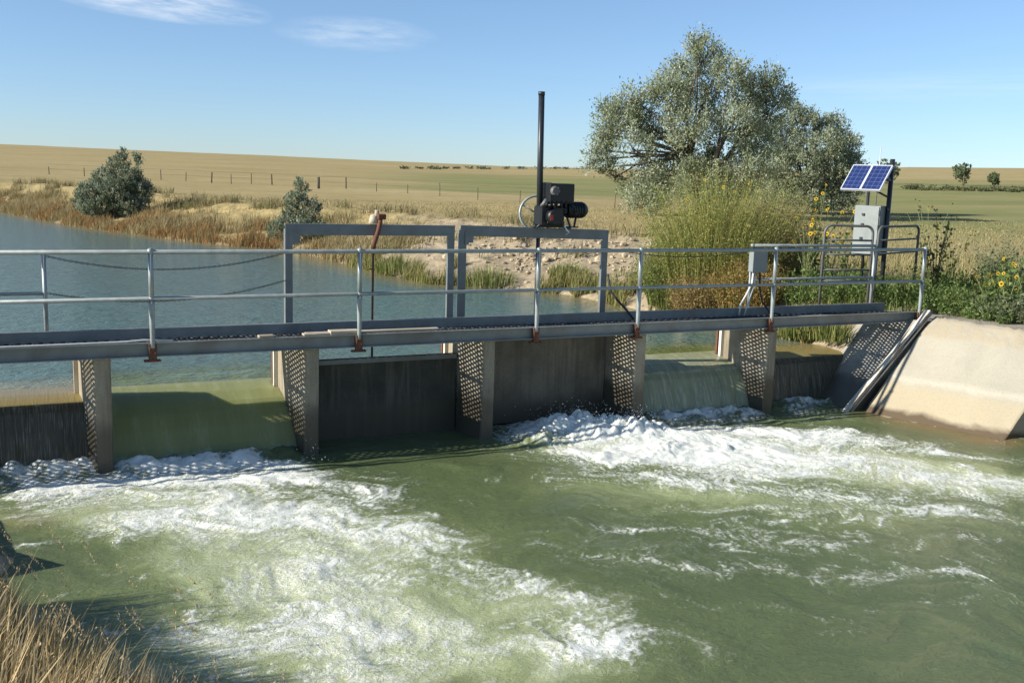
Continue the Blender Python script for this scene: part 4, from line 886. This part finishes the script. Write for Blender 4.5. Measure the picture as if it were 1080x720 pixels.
# reddish weeds along the far waterline
n = 36000; P = scatter(n, -6, 14, 17, 62, lambda x, y, d: (d > -.1) & (d < 3.2) & infov(x, y) & (rng.uniform(size=x.shape) < 1.1-.3*d) & (fbm(x*.7, y*.7, 5., 3)*2.5+.95-.25*d > rng.uniform(size=x.shape)))
C = pal(n, [(.34, .16, .055), (.38, .21, .07), (.30, .18, .07), (.22, .19, .07), (.36, .27, .13), (.2, .16, .09)])
pn = sstep(-.15, .2, fbm(P[:, 0]*.35, P[:, 1]*.35, 13., 3))[:, None]; C = C*pn+pal(n, [(.32, .26, .13), (.24, .21, .09), (.38, .29, .15)])*(1-pn); up_ = np.clip((P[:, 2]+.6)/.8, 0, 1)[:, None]; C = C*(1-.7*up_)+pal(n, TAN)*.7*up_
tag(blades('waterside_weeds', P, rng.uniform(.15, .5, n)*(1+.7*fbm(P[:, 0]*.5, P[:, 1]*.5, 21., 3)), rng.uniform(.006, .016, n), lean(n, .28), C, M['grass']), 'rusty orange weeds growing along the far waterline', 'weeds', kind='stuff')
# scruffy weeds along the crest of the canal bank
n = 11000; P = scatter(n, -4, 24, 5, 62, lambda x, y, d: (d > 1.6) & (d < 7.5) & infov(x, y) & (fbm(x*.45, y*.45, 23., 4)*2.4-.15-.12*np.abs(d-4) > rng.uniform(size=x.shape)*.5))
tag(blades('bank_weeds', P, rng.uniform(.14, .5, n), rng.uniform(.006, .013, n), lean(n, .32), pal(n, [(.25, .21, .11), (.33, .26, .13), (.20, .19, .08), (.29, .20, .10), (.18, .20, .07)]), M['grass']), 'scruffy brown and olive weeds along the crest of the canal bank', 'weeds', kind='stuff')
# green sedge at the nearer waterline
n = 5000; P = scatter(n, 8, 13, .9, 17, lambda x, y, d: (d > -.15) & (d < 1.3) & infov(x, y) & (fbm(x*.9, y*.9, 5., 3)*2.4-.12 > d*.6))
C = pal(n, [(.12, .15, .04), (.19, .20, .06), (.27, .25, .09), (.36, .28, .12)])
tag(blades('bank_sedge', P, rng.uniform(.18, .5, n), rng.uniform(.006, .014, n), lean(n, .25), C, M['grass']), 'green sedge along the near waterline of the earth bank', 'sedge', kind='stuff')
# clods of earth
mb = MB()
for (px, py, n) in ((560, 275, 130), (520, 258, 60), (620, 262, 90), (660, 275, 50), (460, 252, 40), (830, 240, 50), (600, 300, 60), (45, 205, 30)):
    for i in range(n):
        b = on_ground(px+random.gauss(0, 32), py+random.gauss(0, 9), 14, 120)
        if sdist(np.array([b.x]), np.array([b.y]))[0] < .1: continue
        s = random.uniform(.02, .07)*(1 if random.random() < .93 else 1.9); vs0 = len(mb.bm.verts); mb.ball(b+Vector((0, 0, s*.2)), s, 1, (random.uniform(.7, 1.4), random.uniform(.7, 1.3), random.uniform(.5, .9)))
for v in mb.bm.verts: v.co += Vector((random.uniform(-.018, .018), random.uniform(-.018, .018), random.uniform(-.018, .018)))
for f in mb.bm.faces: f.smooth = False
M['earth'] = mottled('dry_earth', (.36, .285, .185), (.50, .41, .28), 4, .95, 0, .5, (.25, .19, .12), .6)
tag(mb.build('earth_clods', M['earth']), 'clods of dry pale earth on the canal bank', 'earth', kind='stuff')
# green clump on the earth bank and others
def clump(name, label, base, r, h, n, cols, wid=.008, group=None, sp=.35, cat='plant', leafy=0, lsize=.05, lcols=None):
    e = empty(name, base, label, cat, group=group); th = rng.uniform(0, 2*math.pi, n); q = rng.uniform(0, 1, n)**.6*r
    P = np.stack([np.cos(th)*q, np.sin(th)*q, np.zeros(n)-.05], 1); ln = np.stack([np.cos(th), np.sin(th)], 1)*(q/r*sp)[:, None]+rng.normal(size=(n, 2))*.12
    H = h*rng.uniform(.45, 1.0, n)*(1-.35*(q/r)**2); o = blades('stems', P, H, np.full(n, wid), ln, pal(n, cols), M['grass'], e)
    if leafy:
        k = rng.integers(0, n, leafy); t = rng.uniform(.25, 1, leafy)[:, None]; LP = P[k]+np.stack([ln[k, 0]*H[k]*t[:, 0]**1.5, ln[k, 1]*H[k]*t[:, 0]**1.5, H[k]*t[:, 0]*.95], 1)+rng.normal(size=(leafy, 3))*.05*h**.5
        leaves('foliage', LP, lsize, pal(leafy, lcols or cols), M['leaf'], e, .4)
    return e
YG = [(.25, .27, .07), (.32, .32, .085), (.20, .23, .06), (.33, .28, .09)]
for i, (px, py, r, h, lab, cc) in enumerate(((715, 320, .65, 1.7, 'low yellow green weed clump left of the tall weeds', [(.17, .2, .05), (.23, .24, .07), (.14, .17, .05)]), (752, 312, 1.1, 3.3, 'tall yellow green weed stand in front of the big tree', YG), (800, 300, .8, 2.4, 'tall orange tinged weed stand left of the sunflowers', [(.30, .235, .10), (.27, .26, .09), (.24, .25, .08), (.32, .25, .12)]), (742, 330, .55, 1.1, 'orange brown weed clump at the water below the tall weeds', [(.31, .20, .085), (.29, .21, .09), (.27, .23, .08)]), (785, 325, .6, 1.2, 'mixed green and rust weed clump behind the junction box', [(.30, .2, .06), (.22, .22, .06), (.35, .22, .08)]))):
    b = on_ground(px, py, 13, 60); clump('weed_clump', lab, b, r, h, 2200, cc, .006, 'tall weeds on the near bank', .42, 'weed', 22000, .045)
for (px, py, r, h, lab) in ((600, 292, .5, .55, 'green grass clump on the pale earth under the motor frame'), (515, 300, .7, .7, 'green reed clump at the water between the two frames'), (420, 285, .8, .6, 'green reed clump at the water right of the lift rod'), (845, 352, .45, .5, 'green clump seen under the deck right of the rightmost pier'), (880, 356, .45, .45, 'green clump under the deck beside the sloping wall')):
    b = on_ground(px, py, 13, 80); clump('reed_clump', lab, b, r, h, 420, [(.13, .17, .045), (.18, .21, .06), (.25, .25, .08)], .009, 'green clumps at the water')
# right bank green weeds
n = 26000; P = scatter(n, 11.8, 24, -6, 9, lambda x, y, d: (d > 1.0) & ~((x < 13.14+np.clip(-y-.4, 0, 3)*.12) & (y < 1.2)) & (rng.uniform(size=x.shape) < np.where((x < 18) & (y < 3), 1., .45)))
C = pal(n, [(.10, .16, .035), (.15, .21, .05), (.19, .21, .07), (.30, .26, .11), (.09, .13, .03)])
fr_ = sstep(16, 21, P[:, 0]+P[:, 1]*.6)[:, None]; C = C*(1-fr_*.7)+pal(n, TAN)*fr_*.7
tag(blades('bank_grass', P, rng.uniform(.10, .34, n), rng.uniform(.005, .012, n), lean(n, .3), C, M['grass']), 'green weeds and grass behind the concrete lining on the right', 'grass', kind='stuff')
def leafy_weed(label, x, y, r, h, cols, grp='leafy weeds on the right bank', n=60, nl=1200, ls=.06):
    return clump('leafy_weed', label, Vector((x, y, hz(x, y))), r, h, n, cols, .006, grp, .45, 'weed', nl, ls, cols)
GRN = [(.10, .155, .035), (.14, .20, .05), (.19, .235, .075), (.08, .12, .03)]
GG = [(.15, .17, .085), (.19, .21, .11), (.12, .145, .07)]
lw = [(1072, 305, .6, 1.5), (1058, 300, .55, 1.2), (988, 326, .45, .55), (1010, 326, .5, .6), (1035, 334, .45, .5), (1060, 336, .5, .6), (1078, 338, .5, .7), (1050, 318, .5, 1.2), (1075, 312, .6, 1.7), (1020, 312, .6, .7), (995, 308, .5, .7), (965, 320, .45, .85), (945, 321, .45, .9), (905, 321, .45, .85), (880, 321, .5, 1.0), (852, 322, .45, .9), (1100, 345, .6, .7), (1045, 339, .4, .4)]
where = ['rising tall and ragged behind the flowers at far right', 'ragged and tall left of the right edge', 'beside the railing end', 'just right of the railing end', 'at the top of the concrete lining', 'at the lining edge below the yellow flowers', 'at the right edge of the picture', 'behind the yellow flowers', 'tallest at the right edge', 'behind the railing end post', 'under the dead sunflower stalks', 'just left of the railing end post', 'under the right pipe gate', 'below the cabinet', 'under the left pipe gate', 'right of the junction box', 'past the right edge of the picture', 'lowest on the lining edge']
for i, ((px, py, r, h), wh_) in enumerate(zip(lw, where)):
    b = on_ground(px, py, 14, 30); leafy_weed(('grey green ' if i in (0, 1, 5, 6, 8, 16) else 'bright green ')+'leafy weed '+wh_, b.x, b.y, r, h, GG if i in (0, 1, 5, 6, 8, 16) else GRN)
# sunflowers
def sunflower(label, base, h, heads, hs=.05, dead=False, cols=GRN):
    e = empty('sunflower', base, label, 'sunflower', group='sunflowers on the bank'); st_ = MB(); LP = []
    for k in range(heads):
        a = random.uniform(0, 6.28); sp = random.uniform(.05, .32)*h; hh = h*random.uniform(.62, 1.0); tip = Vector((math.cos(a)*sp, math.sin(a)*sp, hh)); m = Vector((tip.x*.3, tip.y*.3, hh*.55))
        st_.tube([(0, 0, -.05), tuple(m), tuple(tip)], [.012, .008, .004], 5)
        for j in range(14): 
            t = random.uniform(.2, .98); p = m*(t/.55) if t < .55 else m.lerp(tip, (t-.55)/.45); LP.append(np.array(p)+rng.normal(size=3)*.05)
        nrm = Vector((-.6+random.gauss(0, .65), -.4+random.gauss(0, .65), .3+random.gauss(0, .25))).normalized(); t1 = nrm.orthogonal().normalized(); t2 = nrm.cross(t1); r = hs*random.uniform(.8, 1.25)
        hd_V, hd_F, hd_C = [], [], []; ctr = MB()
        if not dead:
            for j in range(13):
                a2 = j*2*math.pi/13; d = t1*math.cos(a2)+t2*math.sin(a2); s_ = t1*math.sin(a2)-t2*math.cos(a2); b = len(hd_V)
                for q in (tip+d*r*.3, tip+d*r*.75+s_*r*.2+nrm*.008, tip+d*r*1.25+nrm*.004, tip+d*r*.75-s_*r*.2+nrm*.008): hd_V.append(tuple(q))
                hd_F.append((b, b+1, b+2, b+3)); hd_C += [(.72, .47, .02)]*4
        ctr.tube([tip-nrm*.012, tip+nrm*.014, tip+nrm*.02], [r*.40, r*.42, r*.2], 8); fh = ctr.build('flower_head', M['seed'], e)
        if hd_V: raw_mesh('petals', hd_V, hd_F, None, np.array(hd_C)*rng.uniform(.85, 1.1, (len(hd_C), 1)), M['petal'], fh)
    st_.build('stalk', mottled_green, e); LP = np.array(LP); leaves('foliage', LP, .10, pal(len(LP), cols), M['leaf'], e, .55)
M['seed'] = mottled('seed_heads', (.07, .04, .015), (.12, .07, .03), 60, .9)
mottled_green = mottled('plant_stalk', (.14, .17, .06), (.2, .22, .09), 12, .8)
SF = [(848, 312, 1.55, 6, 'sunflower plant left of the pipe gate with several yellow heads', 0), (872, 305, 1.7, 7, 'tall sunflower plant just left of the cabinet', 0), (888, 308, 1.35, 5, 'sunflower plant behind the left pipe gate', 0), (858, 300, 2.1, 6, 'tallest sunflower plant behind the pipe gate below the rounded tree', 0), (905, 312, .8, 4, 'short sunflower plant under the cabinet', 0),
      (752, 300, 2.35, 6, 'sunflower plant with yellow heads amid the tall yellow weeds', 0), (985, 312, 1.9, 7, 'drooping dried sunflower stalks just beyond the railing end', 1), (975, 305, 2.0, 5, 'thin dried sunflower stalks right of the pipe gate', 1),
      (1040, 334, .75, 3, 'small sunflower plant with two yellow heads on the lining edge', 0), (1062, 336, .8, 3, 'small sunflower plant right of the two headed one', 0), (1054, 322, .9, 2, 'small sunflower plant a little behind the lining edge', 0), (1078, 326, 1.1, 3, 'sunflower plant at the right edge of the picture', 0), (1000, 305, 1.2, 4, 'dark dried sunflower stalks in the grass right of the railing', 1)]
for (px, py, h, heads, lab, dd) in SF:
    b = on_ground(px, py, 13, 40); sunflower(lab, b, h, heads+2, .035 if not dd else .03, bool(dd), GRN if not dd else [(.12, .12, .04), (.2, .16, .06), (.09, .09, .03), (.25, .22, .05)])
# foreground dry grass, lower left
n = 5200; P = scatter(n, -3.6, .25, -8.2, -3.6, lambda x, y, d: (d > .02) & (d < 2.4) & (rng.uniform(size=x.shape) < .3+.7*(fbm(x*2, y*2, 3., 2) > -.1)))
P[:, 2] -= .03
hh = rng.uniform(.25, .54, n)*(.6+.8*np.clip(sdist(P[:, 0], P[:, 1]), 0, .8))
tag(blades('foreground_grass', P, hh, rng.uniform(.003, .008, n), lean(n, .16, .2, .0), pal(n, [(.60, .46, .25), (.68, .55, .32), (.50, .37, .18), (.36, .27, .12)]), M['grass']), 'tall dry golden grass in the bottom left corner', 'grass', kind='stuff')
k = 130; s = rng.integers(0, n, k); LP = []; 
sd = []
lnv = lean(k, .14, .24, 0)
tops = P[s]+np.stack([lnv[:, 0]*.85, lnv[:, 1]*.85, rng.uniform(.5, .78, k)], 1)*(.6+.8*np.clip(sdist(P[s, 0], P[s, 1]), 0, .8))[:, None]
for t_ in range(26):
    sd.append(tops+np.stack([lnv[:, 0]*.02*t_*.6, lnv[:, 1]*.02, np.full(k, -.0065*t_)], 1)+rng.normal(size=(k, 3))*.005)
sd = np.concatenate(sd); tag(leaves('grass_seed_heads', sd, .02, pal(len(sd), [(.50, .39, .22), (.42, .31, .16)]), M['grass'], None, .3, 2.0), 'feathery dry seed heads above the foreground grass', 'grass', kind='stuff')
tag(blades('grass_stalks', P[s], (tops-P[s])[:, 2], np.full(k, .0022), lnv*1.1, pal(k, [(.45, .34, .17)]), M['grass']), 'thin dry stalks in the foreground grass', 'grass', kind='stuff')

# ------------------------------------------------------------------ far fence
e = None; FP = [(52, 184, 8), (89, 186, 9), (170, 190, 11), (196, 191, 9), (223, 193, 11), (244, 194, 10), (265, 194, 11), (287, 195, 11), (336, 199, 12), (365, 199, 12), (397, 202, 9), (430, 204, 9), (464, 207, 14), (504, 211, 13), (548, 214, 13), (600, 217, 14), (648, 220, 15)]
pts = [on_ground(px, py) for px, py, h in FP]
e = empty('wire_fence', pts[8], 'long wire fence on dark posts across the dry plain', 'fence'); os = []
for (px, py, h), b in zip(FP, pts):
    k = (b-CAM).dot(fw)/1080; r = .0009*(b-CAM).length*(1.4 if px == 336 else .7 if px in (365, 223, 287) else .4)
    os.append(MB().tube([b-Vector((0, 0, .3)), b+Vector((random.uniform(-.05, .05), 0, h*k))], max(r, .02), 6).build('post', M['post'], e))
mb = MB()
for a, b in zip(pts[:-1], pts[1:]):
    for hh_ in (.5, .95): mb.tube([a+Vector((0, 0, hh_)), b+Vector((0, 0, hh_))], .006, 4, False)
os.append(mb.build('wire', M['post'], e)); fixp(e, *os)
